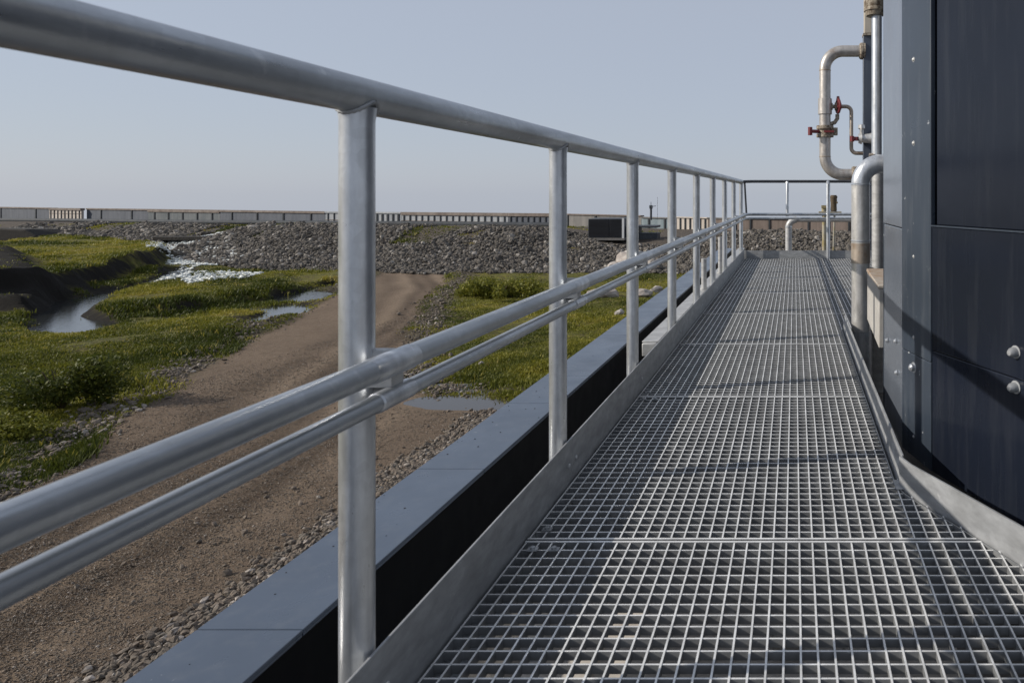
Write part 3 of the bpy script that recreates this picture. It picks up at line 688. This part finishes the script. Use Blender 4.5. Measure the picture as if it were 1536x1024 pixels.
for (x, y, a, b) in ((-.24,1.92,.60,.5),(.10,1.72,.16,.3),(-.02,1.62,.22,.2),(.12,1.98,.36,.3),(-.62,1.72,.2,.3),(.05,2.4,.4,.3),(.28,1.9,.3,.25),(-.3,2.05,.3,.2)):
    q = MB(); q.box(x-a/2, x+a/2, y-b/2, y+b/2, -.497, -.30+random.uniform(-.04,.04)); build('paving_pad', q, M['slab'], root, bevel=.008)

# debris flecks on the coping
q = MB()
for i in range(60):
    y = 1.0 + 6*random.random()**1.6; x = random.uniform(-1.295, -1.085); s = random.uniform(.001, .0026); a = random.uniform(0, 3)
    q.bar((x-math.cos(a)*s, y-math.sin(a)*s), (x+math.cos(a)*s, y+math.sin(a)*s), s*1.1, -.0298, -.0298+s*.5)
tag(build('debris', q, M['earth'], smooth=False), 'tiny dark flecks of dirt on the blue-grey coping', 'debris', kind='stuff')

# ------------------------------------------------------------------ walkway
walk = thing('walkway', (-.2, 4.5, -.05), 'galvanized steel grating walkway with upright toe plates', 'walkway')
XL = -.712
RIGHT = [(1.18,-1.2),(1.18,.55),(.92,1.02),(.565,1.68),(.43,1.93),(.345,2.085),(.322,2.15),(.322,4.62),(1.30,4.62),(1.30,9.71)]
def xr(y):
    """right limit of the grating at depth y"""
    best = None
    for (x0,y0),(x1,y1) in zip(RIGHT, RIGHT[1:]):
        if y1 > y0 and y0-1e-9 <= y <= y1+1e-9: best = x0 + (x1-x0)*(y-y0)/(y1-y0)
    return best
def yspan(x, y0, y1):
    """parts of the line x=const between y0 and y1 that lie inside the grating"""
    pts = [y0] + [y0+(y1-y0)*i/60 for i in range(1, 60)] + [y1]; out = []; cur = None
    for p in pts:
        ok = xr(p) is not None and x <= xr(p)-.003
        if ok and cur is None: cur = p
        if (not ok) and cur is not None: out.append((cur, p)); cur = None
    if cur is not None: out.append((cur, y1))
    return out
SEAMS = [-1.2, .55, 1.813, 3.10, 4.18, 5.24, 6.32, 7.42, 8.52, 9.71]
PX, PY = .0343, .0392
for si, (a, b) in enumerate(zip(SEAMS, SEAMS[1:])):
    a += .008; b -= .008; mb = MB(); th = .0042
    xmax = max(xr(a+.001) or 0, xr(b-.001) or 0)
    n = int((xmax-XL)/PX)
    for i in range(n+1):
        x = XL+.004+i*PX
        for (p, q) in yspan(x, a+.004, b-.004):
            if q-p > .01: mb.box(x-th/2, x+th/2, p, q, -.022, 0)
    m = round((b-a)/PY)
    for j in range(1, m):
        y = a+(b-a)*j/m; e = xr(y)
        if e: mb.box(XL, e-.004, y-th/2, y+th/2, -.019, -.0012)
    for y in (a, b):
        e = xr(min(max(y, a+.001), b-.001)); mb.box(XL, e-.004, y-.0038, y+.0038, -.026, .0012)
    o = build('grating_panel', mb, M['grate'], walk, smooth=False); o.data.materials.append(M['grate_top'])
    for p in o.data.polygons: p.material_index = 1 if p.normal.z > .9 else 0  # upward faces get the painted glint, sides the darker tone
# closing bar along the slanted edge
mb = MB()
for p, q in zip(RIGHT[1:6], RIGHT[2:7]): mb.bar((p[0]-.004, p[1]), (q[0]-.004, q[1]), .004, -.031, .0008)
mb.box(.317, .321, 2.16, 4.62, -.031, .0008)
build('edge_bar', mb, M['grate'], walk, smooth=False)
# left toe plate in lengths
TS = [-1.2, .12, 2.205, 4.25, 5.27, 6.33, 7.39, 8.47, 9.715]
for a, b in zip(TS, TS[1:]):
    mb = MB(); mb.box(-.7235, -.7180, a+.001, b-.001, -.05, .134); build('toe_plate', mb, M['plate'], walk, smooth=False, bevel=.0012)
for y in (1.2, 2.17, 2.24, 3.2, 4.21, 4.29, 5.23, 5.31, 6.3):
    q = MB(); q.lathe((-.7178, y, .055), (1,0,0), [(0,.008),(.002,.008),(.004,.006),(.005,.002)], 10); build('bolt', q, M['galv'], walk)
# end toe plate
mb = MB(); mb.box(-.7175, 1.3, 9.722, 9.728, -.05, .114); build('toe_plate', mb, M['plate'], walk, smooth=False, bevel=.001)
# right toe plate and the slanted one going round the tank
mb = MB(); mb.wallstrip([(.326, 2.165),(.326, 4.66)], -.05, .092, -.005, -.014); build('toe_plate', mb, M['plate'], walk, smooth=False)
mb = MB(); mb.wallstrip([(1.185,.55),(.925,1.02),(.57,1.68),(.437,1.93),(.352,2.085),(.329,2.150)], -.05, .094, -.006, 0); build('toe_plate', mb, M['plate'], walk, smooth=False)
mb = MB(); mb.box(.315,.352,2.12,2.19,.0015,.004); build('corner_plate', mb, M['plate'], walk, smooth=False)
# saddle clips
clip = None
for y in SEAMS[2:-1]:
    for dx, dy in ((.035,-.05),(.035,.055),(.09,-.05)):
        q = MB(); q.box(XL+dx-.013, XL+dx+.013, y+dy-.009, y+dy+.009, .0014, .004); q.lathe((XL+dx, y+dy, .004), (0,0,1), [(0,.007),(.005,.007),(.006,.004)], 8)
        build('clip', q, M['plate'], walk, smooth=False)
# carrying steel under the grating
mb = MB(); mb.box(-.716, -.66, -1.2, 9.7, -.17, -.034); build('stringer', mb, M['galv'], walk, smooth=False)
mb = MB(); mb.box(.27, .316, 1.9, 4.6, -.17, -.034); build('stringer', mb, M['galv'], walk, smooth=False)
for y in SEAMS[1:-1]:
    mb = MB(); e = .26 if y > 2.1 else .8
    mb.box(-.655, e, y-.035, y+.035, -.155, -.036); build('cross_beam', mb, M['galv'], walk, smooth=False)
    for x in (-.69, e-.05):
        mb = MB(); mb.box(x-.03, x+.03, y-.03, y+.03, -.496, -.172); build('leg', mb, M['galv'], walk, smooth=False)

# ------------------------------------------------------------------ guard railing
rail = thing('guard_railing', (-.755, 1.178, -.12), 'tubular galvanized guard railing along the walkway and across its end', 'railing')
RZ = 1.09
b1 = arc((-.705, 9.70, RZ), (-1,0,0), (0,1,0), .05, 8)
mb = MB(); mb.tube([(-.755,-.9,RZ), (-.755,1.6,RZ), (-.755,5,RZ), (-.755,9.69,RZ)], .0315, 40); build('top_rail', mb, M['galv_rail'], rail)
mb = MB(); mb.tube([(-.755,9.69,RZ),(-.71,9.755,RZ+.005),(-.6,9.76,RZ+.008),(.47,9.76,RZ+.008),(1.35,9.76,RZ+.008)], .021, 20); build('top_rail', mb, M['darksteel'], rail)
def midpath(x, z, rb):
    return [(x,-.9,z),(x,4,z),(x,9.45,z)] + [(x+.10-.10*math.cos(t), 9.45+.25*math.sin(t), z) for t in (.4,.8,1.2,1.57)] + [(x+.3,9.70,z),(1.35,9.70,z)]
mb = MB(); mb.tube(midpath(-.690,.629,.1), .0205, 28); build('mid_rail', mb, M['galv_rail'], rail)
mb = MB(); mb.tube(midpath(-.693,.572,.1), .0150, 24); build('mid_rail', mb, M['galv_rail'], rail)
POSTS = [1.178, 2.178, 3.18, 4.20, 5.25, 6.29, 7.36, 8.46, 9.62]
def post(y):
    mb = MB(); mb.tube([(-.755,y,-.12),(-.755,y,.5),(-.755,y,1.045),(-.755,y,1.068)], .0272, 36, radii=[.0272,.0272,.0272,.030])
    o = build('post', mb, M['galv'], rail, at=(-.755,y,-.12)); q = MB(); ring = []
    for k in range(49):
        a = 2*math.pi*k/48; ring.append((-.755+.0295*math.cos(a), y+.0295*math.sin(a), RZ-math.sqrt(max(.0315**2-(.0295*math.cos(a))**2, 0))-.001-.0012*(k%2)))
    q.tube(ring, .0042, 8, False); build('weld_bead', q, M['plate'], o); return o
p0 = post(POSTS[0])
def clamp(y):
    mb = MB()
    mb.tube([(-.690,y-.075,.629),(-.690,y-.07,.629),(-.690,y+.045,.629),(-.690,y+.05,.629)], .0225, 28, radii=[.0208,.0218,.0218,.0208])
    o = build('rail_clamp', mb, M['galv'], rail, at=(-.72,y,.62))
    mb = MB(); mb.tube([(-.693,y-.05,.572),(-.693,y-.047,.572),(-.693,y+.047,.572),(-.693,y+.05,.572)], .017, 24, radii=[.0152,.0172,.0172,.0152])
    build('sleeve', mb, M['galv'], o)
    mb = MB(); mb.box(-.735,-.690,y-.010,y+.026,.588,.611); mb.cyl((-.745,y+.012,.634),(-.695,y+.012,.634),.0165,14); mb.cyl((-.745,y+.012,.574),(-.695,y+.012,.574),.011,12); build('bracket', mb, M['zinc_light'], o)
    return o
c0 = clamp(POSTS[0])
for y in POSTS[1:]:
    dup(p0, (0, y-POSTS[0], 0), rail); dup(c0, (0, y-POSTS[0], 0), rail)
for x, y, r in ((-.105, 9.735, .022), (.476, 9.690, .027)):
    mb = MB(); mb.tube([(x,y,.60 if x < 0 else -.05),(x,y,1.05),(x,9.755,1.09)], r, 20); build('post', mb, M['galv'], rail)
mb = MB(); mb.tube([(-.715,9.75,1.08),(-.69,9.76,.64)], .014, 10); build('brace', mb, M['darksteel'], rail)

# ------------------------------------------------------------------ pale cable tray between parapet and railing
root = thing('cable_tray', (-.9, 7, -.1), 'pale zinc cable tray lying between parapet and railing posts', 'cable tray')
mb = MB(); mb.box(-.945,-.855,4.22,11.6,-.085,-.004); build('tray_body', mb, M['zinc_light'], root, bevel=.006)
mb = MB(); mb.box(-.951,-.849,4.25,11.6,-.0037,.003); build('tray_cover', mb, M['zinc_light'], root, bevel=.003)
for y in (4.6, 6.2, 7.8, 9.4, 11):
    mb = MB(); mb.box(-.93,-.87,y-.04,y+.04,-.497,-.087); build('support', mb, M['galv'], root)
for k, (x, y, h, lab) in enumerate(((-.87, 6.55, .30, 'short pale standpipe rising from the cable tray nearer the camera'), (-.86, 7.9, .42, 'pale standpipe rising from the cable tray farther from the camera'))):
    mb = MB(); mb.tube([(x,y,.0035),(x,y,h)], .026, 16); mb.cyl((x,y,.004),(x,y,.02),.04,16)
    tag(build('standpipe', mb, M['zinc_light'], at=(x,y,.0)), lab, 'pipe', 'pale standpipes')

# ------------------------------------------------------------------ tank
tank = thing('tank', (2.6, 3.1, -.5), 'tall navy painted steel tank with faceted shell and bolts', 'tank')
PL = [(.83,4.75),(.55,4.05),(.396,3.05),(.409,2.60),(.475,2.375),(.70,1.90),(1.05,1.40),(1.7,1.05),(2.7,.85),(3.9,1.2),(4.8,2.2),(5.0,3.4),(4.5,4.8),(3.4,5.6),(2.2,5.6),(1.3,5.25)]
ZB, ZT = -.045, 3.3
def inset(a, b, o):
    d = (Vector(b)-Vector(a)).normalized(); n = Vector((d.y, -d.x)); return n
def shell(i0, i1, z0, z1, name, mat, depth=0.0, bevel=.003, trim=(0, 0)):
    """one cladding sheet on the faces i0..i1 of the plan outline"""
    pts = [Vector(PL[i % len(PL)]) for i in range(i0, i1+1)]
    pts[0] = pts[0] + (pts[1]-pts[0]).normalized()*trim[0]; pts[-1] = pts[-1] + (pts[-2]-pts[-1]).normalized()*trim[1]
    if depth:
        cen = Vector((2.7,3.1)); pts = [p + (cen-p).normalized()*depth for p in pts]
    mb = MB().wallstrip([tuple(p) for p in pts], z0, z1, .02); return build(name, mb, M[mat], tank, smooth=False, bevel=bevel)
# core keeps the shell opaque and closed
cen = Vector((2.7,3.1))
mb = MB().prism([tuple(Vector(p) + (cen-Vector(p)).normalized()*.045) for p in PL], ZB+.01, ZT-.01); build('core', mb, M['parapet'], tank, smooth=False)
shell(0, 2, ZB, ZT, 'side_panel', 'navy_trim')
shell(2, 3, .79, ZT, 'side_panel', 'side', trim=(.002,.003)); shell(2, 3, ZB, .786, 'side_panel', 'side', .003, trim=(.002,.003))
shell(3, 4, .334, ZT, 'corner_trim', 'navy_trim', -.002, trim=(.001,.001)); shell(3, 4, ZB, .3315, 'corner_trim', 'navy_trim', -.001, trim=(.001,.001))
shell(4, 5, .812, ZT, 'front_panel', 'navy', .013, trim=(.012,.002)); shell(4, 5, .378, .806, 'front_panel', 'navy', .0, trim=(.003,.002)); shell(4, 5, ZB, .3755, 'front_panel', 'navy', .001, trim=(.003,.002))
shell(5, 16, ZB, ZT, 'shell_panel', 'navy')
mb = MB(); a = Vector(PL[4]); b = Vector(PL[5]); d = (b-a).normalized(); nrm = Vector((-d.y*-1, d.x*-1)); nrm = Vector((d.y, -d.x)); nrm = nrm if nrm.dot(cen-a) < 0 else -nrm
mb.bar(tuple(a+d*.004+nrm*.002), tuple(b-d*.004+nrm*.002), .006, .8065, .8115); build('ledge', mb, M['navy_trim'], tank, smooth=False)
def on(i, f, z, name='bolt', r=.012, L=.016, mat='galv'):
    a = Vector(PL[i]); b = Vector(PL[i+1]); d = (b-a).normalized(); n = Vector((d.y, -d.x)); n = n if n.dot(cen-a) < 0 else -n
    p = a + (b-a)*f; o3 = Vector((p.x, p.y, z)); n3 = Vector((n.x, n.y, 0)); q = MB()
    q.lathe(o3-n3*.001, n3, [(0,r*1.35),(.003,r*1.35),(.0032,r),(L*.7,r*.95),(L,r*.55),(L+.001,0.0001)], 14)
    build(name, q, M[mat], tank, bevel=0)
on(3, .43, .284, r=.0145, L=.02)
for z in (1.411, 1.105): on(3, .43, z, r=.007, L=.008, mat='zinc_light')
for z in (.69, .395, .03): on(3, .43, z, r=.005, L=.006, mat='zinc_light')
on(4, .777, .455, r=.0145, L=.028, mat='plate'); on(4, .777, .352, r=.0145, L=.028, mat='plate')
for f, z in ((.25,.29),(.75,.21),(.7,.33)): on(2, f, z, r=.008, L=.01)
# rear extension of the plant: lagging strip beside the riser
root = thing('vent_pipe', (.596, 4.9, -.5), 'silver vertical pipe with top flange against the tank', 'pipe')
mb = MB(); mb.tube([(.596,4.9,-.497),(.596,4.9,1.19)], .043, 24); build('lower_pipe', mb, M['zinc_light'], root)
mb = MB(); mb.tube([(.590,4.9,1.192),(.590,4.9,2.20)], .038, 24); build('upper_pipe', mb, M['galv'], root)
mb = MB(); mb.lathe((.596,4.9,1.183), (0,0,1), [(0,.046),(.012,.046)], 24); mb.cyl((.53,4.86,1.195),(.56,4.86,1.195),.014,10); build('collar', mb, M['rustpipe'], root)
mb = MB(); mb.lathe((.575,4.9,2.195), (0,0,1), [(0,.062),(.03,.072),(.032,.078),(.055,.078),(.058,.07),(.075,.078),(.1,.078)], 24); build('flange', mb, M['flange'], root)
mb = MB(); mb.tube([(.575,4.9,2.296),(.575,4.9,3.3)], .062, 24); build('stack', mb, M['beige'], root)

# ------------------------------------------------------------------ riser with elbow at the corner of the grating
root = thing('riser_pipe', (.43, 4.45, -.5), 'silver riser pipe with rust stains bending into the tank', 'pipe')
r = .061; bend = [(.43,4.45,.985)] + [(.43+.13*(1-math.cos(t)), 4.45, .985+.13*math.sin(t)) for t in [math.pi/2*i/10 for i in range(1,11)]] + [(.95,4.45,1.115)]
mb = MB(); mb.tube([(.43,4.45,.03),(.43,4.45,.50),(.43,4.45,.983)], r, 32); build('pipe', mb, M['steelpipe'], root)
mb = MB(); mb.tube(bend, r*1.01, 32); build('elbow', mb, M['galv'], root)
mb = MB(); mb.tube([(.43,4.45,.47),(.43,4.45,.60)], r*1.025, 32); build('stained_sleeve', mb, M['rustpipe'], root)
mb = MB(); mb.tube([(.43,4.45,-.497),(.43,4.45,-.03),(.43,4.45,.028)], r*1.06, 32); build('base_sleeve', mb, M['galv'], root)
for z in (.612, .975): mb = MB(); mb.lathe((.43,4.45,z), (0,0,1), [(0,r*1.02),(.002,r*1.05),(.007,r*1.05),(.009,r*1.02)], 32); build('weld_ring', mb, M['galv'], root)
mb = MB(); mb.box(.47,.515,4.40,4.47,.10,.44); build('strap', mb, M['rusttop'], root, bevel=.004)
# beige cabinet on the tank flank
root = thing('cabinet', (.45, 3.5, .18), 'weathered grey-beige steel cabinet with rusty top fixed to the tank', 'cabinet')
mb = MB()
def cab(o, z0n, z0f, z1n, z1f):
    xs0, xs1 = .400-o, .47
    vs = [(xs0,3.25-o,z0n),(xs1,3.25-o,z0n),(xs1+.04,3.82,z0f),(xs0+.006,3.82,z0f),(xs0,3.25-o,z1n),(xs1,3.25-o,z1n),(xs1+.04,3.82,z1f),(xs0+.006,3.82,z1f)]
    return MB().add(vs, [(0,3,2,1),(4,5,6,7),(0,1,5,4),(1,2,6,5),(2,3,7,6),(3,0,4,7)])
build('body', cab(0, .185, .215, .468, .484), M['boxside'], root, bevel=.006)
build('lid', cab(.004, .4685, .4845, .486, .502), M['rusttop'], root, bevel=.004)
# steel column, pipe loop and valves beyond the end railing
Yp = 10.4; pp = F/Yp
def lx(x): return (x-1192)/pp
def lz(y): return CZ-(y-291)/pp
root = thing('steel_column', (lx(1301), Yp, -.5), 'blue-grey steel column with stained beige head behind the pipes', 'column')
mb = MB(); mb.box(lx(1294.5), lx(1307), Yp-.06, Yp+.06, -.497, lz(52)); build('shaft', mb, M['column'], root, bevel=.006)
mb = MB(); mb.box(lx(1296), lx(1307), Yp-.075, Yp+.075, lz(52)+.003, lz(-40)); build('head', mb, M['beige'], root, bevel=.01)
mb = MB(); mb.box(lx(1294), lx(1309), Yp-.09, Yp+.09, lz(55), lz(52)); build('cap_plate', mb, M['flange'], root)
loop = thing('pipe_loop', (lx(1237), Yp, lz(262)), 'silver U-shaped pipe loop with red handled valves against the sky', 'pipe')
r = 8.6/pp; Rb = 27/pp; zt, zb = lz(77), lz(262); xc = lx(1237.5)
path = [(lx(1291),Yp,zt)] + [(xc+Rb-Rb*math.sin(t), Yp, zt-Rb+Rb*math.cos(t)) for t in [math.pi/2*i/12 for i in range(13)]]
path += [(xc+Rb-Rb*math.cos(t), Yp, zb+Rb-Rb*math.sin(t)) for t in [math.pi/2*i/12 for i in range(13)]] + [(lx(1300),Yp,zb)]
build('pipe', MB().tube(path, r, 28), M['warmpipe'], loop)
for (x, z) in ((1289, zt), (1277.5, zb)):
    mb = MB(); mb.lathe((lx(x),Yp,z), (1,0,0), [(0,r*1.25),(.02,r*1.45),(.05,r*1.45),(.052,r*1.2),(.06,r*1.45),(.085,r*1.45)], 24); build('flange', mb, M['flange'], loop)
mb = MB(); mb.lathe((xc,Yp,lz(172)), (0,0,1), [(0,r*1.05),(.004,r*1.22),(lz(148)-lz(172)-.004,r*1.22),(lz(148)-lz(172),r*1.05)], 28); build('sleeve', mb, M['warmpipe'], loop)
for y in (107, 236): mb = MB(); mb.lathe((xc,Yp,lz(y)), (0,0,1), [(0,r*1.005),(.004,r*1.04),(.014,r*1.04),(.018,r*1.005)], 28); build('weld_ring', mb, M['rustpipe'], loop)
# butterfly valve with red lever
v = MB(); v.lathe((xc,Yp,lz(206)), (0,0,1), [(0,r*1.5),(.05,r*1.5),(.052,r*1.15),(.12,r*1.15),(.122,r*1.5),(.175,r*1.5)], 28); v.box(xc+.02, xc+.19, Yp-.06, Yp+.06, lz(203), lz(192))
va = build('valve_body', v, M['flange'], loop)
mb = MB(); mb.cyl((xc-.10,Yp-.05,lz(198)), (lx(1216),Yp-.12,lz(198)), .028, 10); mb.cyl((lx(1215),Yp-.12,lz(204)), (lx(1215),Yp-.12,lz(192)), .034, 10); mb.box(xc-.02, xc+.13, Yp-.15, Yp-.11, lz(200), lz(197)); build('handle', mb, M['red'], va)
# bypass line with handwheel
mb = MB(); zb1 = lz(160); bx = lx(1277); rb = 8/pp
bp = [(xc+.1,Yp,zb1),(lx(1268),Yp,zb1)] + [(bx-rb+rb*math.sin(t), Yp, zb1-rb+rb*math.cos(t)) for t in [math.pi/2*i/6 for i in range(7)]]
bp += [(bx+rb-rb*math.cos(t), Yp, lz(230)+rb-rb*math.sin(t)) for t in [math.pi/2*i/6 for i in range(7)]] + [(lx(1303),Yp,lz(230))]
build('bypass_pipe', MB().tube(bp, 2.9/pp, 14), M['rustpipe'], loop)
mb = MB(); mb.lathe((lx(1246),Yp,zb1), (1,0,0), [(0,.05),(.03,.055),(.032,.03),(.06,.03),(.062,.06),(.1,.06),(.102,.045),(.14,.045)], 16); mb.tube([(lx(1256),Yp,zb1-.12),(lx(1256),Yp,lz(178)),(lx(1252),Yp,lz(184)),(lx(1243),Yp,lz(187))], .032, 10)
gv = build('valve_body', mb, M['flange'], loop)
mb = MB(); c_ = (lx(1257),Yp-.02,zb1); mb.torus(c_, (1,.25,0), .10, .02, 20, 8); mb.cyl((c_[0]-.02,c_[1],c_[2]), (c_[0]+.05,c_[1],c_[2]), .05, 12)
for k in range(3):
    a = k*math.pi/3+.3; mb.cyl((c_[0],c_[1]-math.cos(a)*.1,c_[2]-math.sin(a)*.1), (c_[0],c_[1]+math.cos(a)*.1,c_[2]+math.sin(a)*.1), .016, 8)
mb.cyl((c_[0],c_[1],zb1+.1),(c_[0],c_[1],lz(145)),.03,10,.02); build('handwheel', mb, M['red'], gv)
# valve on the column
mb = MB(); cxv = lx(1298); mb.lathe((cxv-.12,Yp-.14,lz(209)), (1,0,0), [(0,.07),(.05,.09),(.052,.06),(.16,.075),(.21,.09),(.24,.07)], 18); mb.cyl((lx(1291),Yp-.14,lz(205)),(lx(1291),Yp-.14,lz(190)),.03,10); mb.lathe((lx(1291),Yp-.14,lz(196)),(0,0,1),[(0,.03),(.02,.055),(.07,.05),(.08,.02)],10)
cv = thing('column_valve', (cxv, Yp-.14, lz(217)), 'small steel valve with red lever mounted on the blue-grey column', 'valve')
build('valve_body', mb, M['steelpipe'], cv)
mb = MB(); mb.cyl((lx(1276),Yp-.2,lz(210)),(lx(1290),Yp-.16,lz(210)),.03,10); mb.cyl((lx(1276.5),Yp-.2,lz(214)),(lx(1276.5),Yp-.2,lz(206)),.034,10); mb.cyl((lx(1283),Yp-.19,lz(212)),(lx(1283),Yp-.19,lz(207)),.03,8); build('handle', mb, M['red'], cv)
# low gooseneck beyond the end toe plate, with its valve stand
Yg = 11.2; pg = F/Yg
def hx(x): return (x-1192)/pg
def hzz(y): return CZ-(y-291)/pg
root = thing('gooseneck_pipe', (hx(1183), Yg, -.5), 'pale gooseneck pipe rising behind the end railing and running right', 'pipe')
r = 5.0/pg; rr = 12/pg; zc = hzz(329.5)
path = [(hx(1183),Yg,-.497)] + [(hx(1183)+rr-rr*math.cos(t), Yg, zc-rr+rr*math.sin(t)) for t in [math.pi/2*i/10 for i in range(11)]]
build('riser', MB().tube(path, r, 24), M['zinc_light'], root)
build('run', MB().tube([(hx(1195.2),Yg,zc),(hx(1300),Yg,zc)], r*.72, 20), M['zinc_light'], root)
mb = MB(); mb.tube([(hx(1183),Yg,hzz(341)),(hx(1183),Yg,hzz(338.5))], r*1.07, 24); build('weld_ring', mb, M['galv'], root)
Yv = 13.5; pv = F/Yv
def wx(x): return (x-1192)/pv
def wz(y): return CZ-(y-291)/pv
root = thing('wellhead_valve', (wx(1245), Yv, wz(345)), 'rusty brown valve drum on a yellow frame behind the end railing', 'valve')
mb = MB(); mb.lathe((wx(1250.5),Yv,wz(317)), (0,0,1), [(0,.05),(.01,.065),(.16,.06),(.2,.068),(.26,.068),(.265,.075),(.30,.075),(.305,.06),(.32,.06)], 18); mb.cyl((wx(1254),Yv-.05,wz(304)),(wx(1256),Yv-.06,wz(304)),.02,8); build('drum', mb, M['brownmetal'], root)
mb = MB()
for x0, x1 in ((1234,1239),(1247,1252)): mb.cyl((wx(x0),Yv,wz(345)-1.6),(wx(x1),Yv,wz(318)),.02,8)
mb.box(wx(1228), wx(1262), Yv-.05, Yv+.05, wz(322), wz(317)-.004); mb.cyl((wx(1236),Yv,wz(318)),(wx(1236),Yv,wz(308)),.05,12); mb.box(wx(1232),wx(1240),Yv-.06,Yv+.06,wz(312),wz(308)); mb.cyl((wx(1236.5),Yv,wz(345)-1.6),(wx(1236.5),Yv,wz(318)),.045,10)
build('frame', mb, M['yellow'], root)
root = None
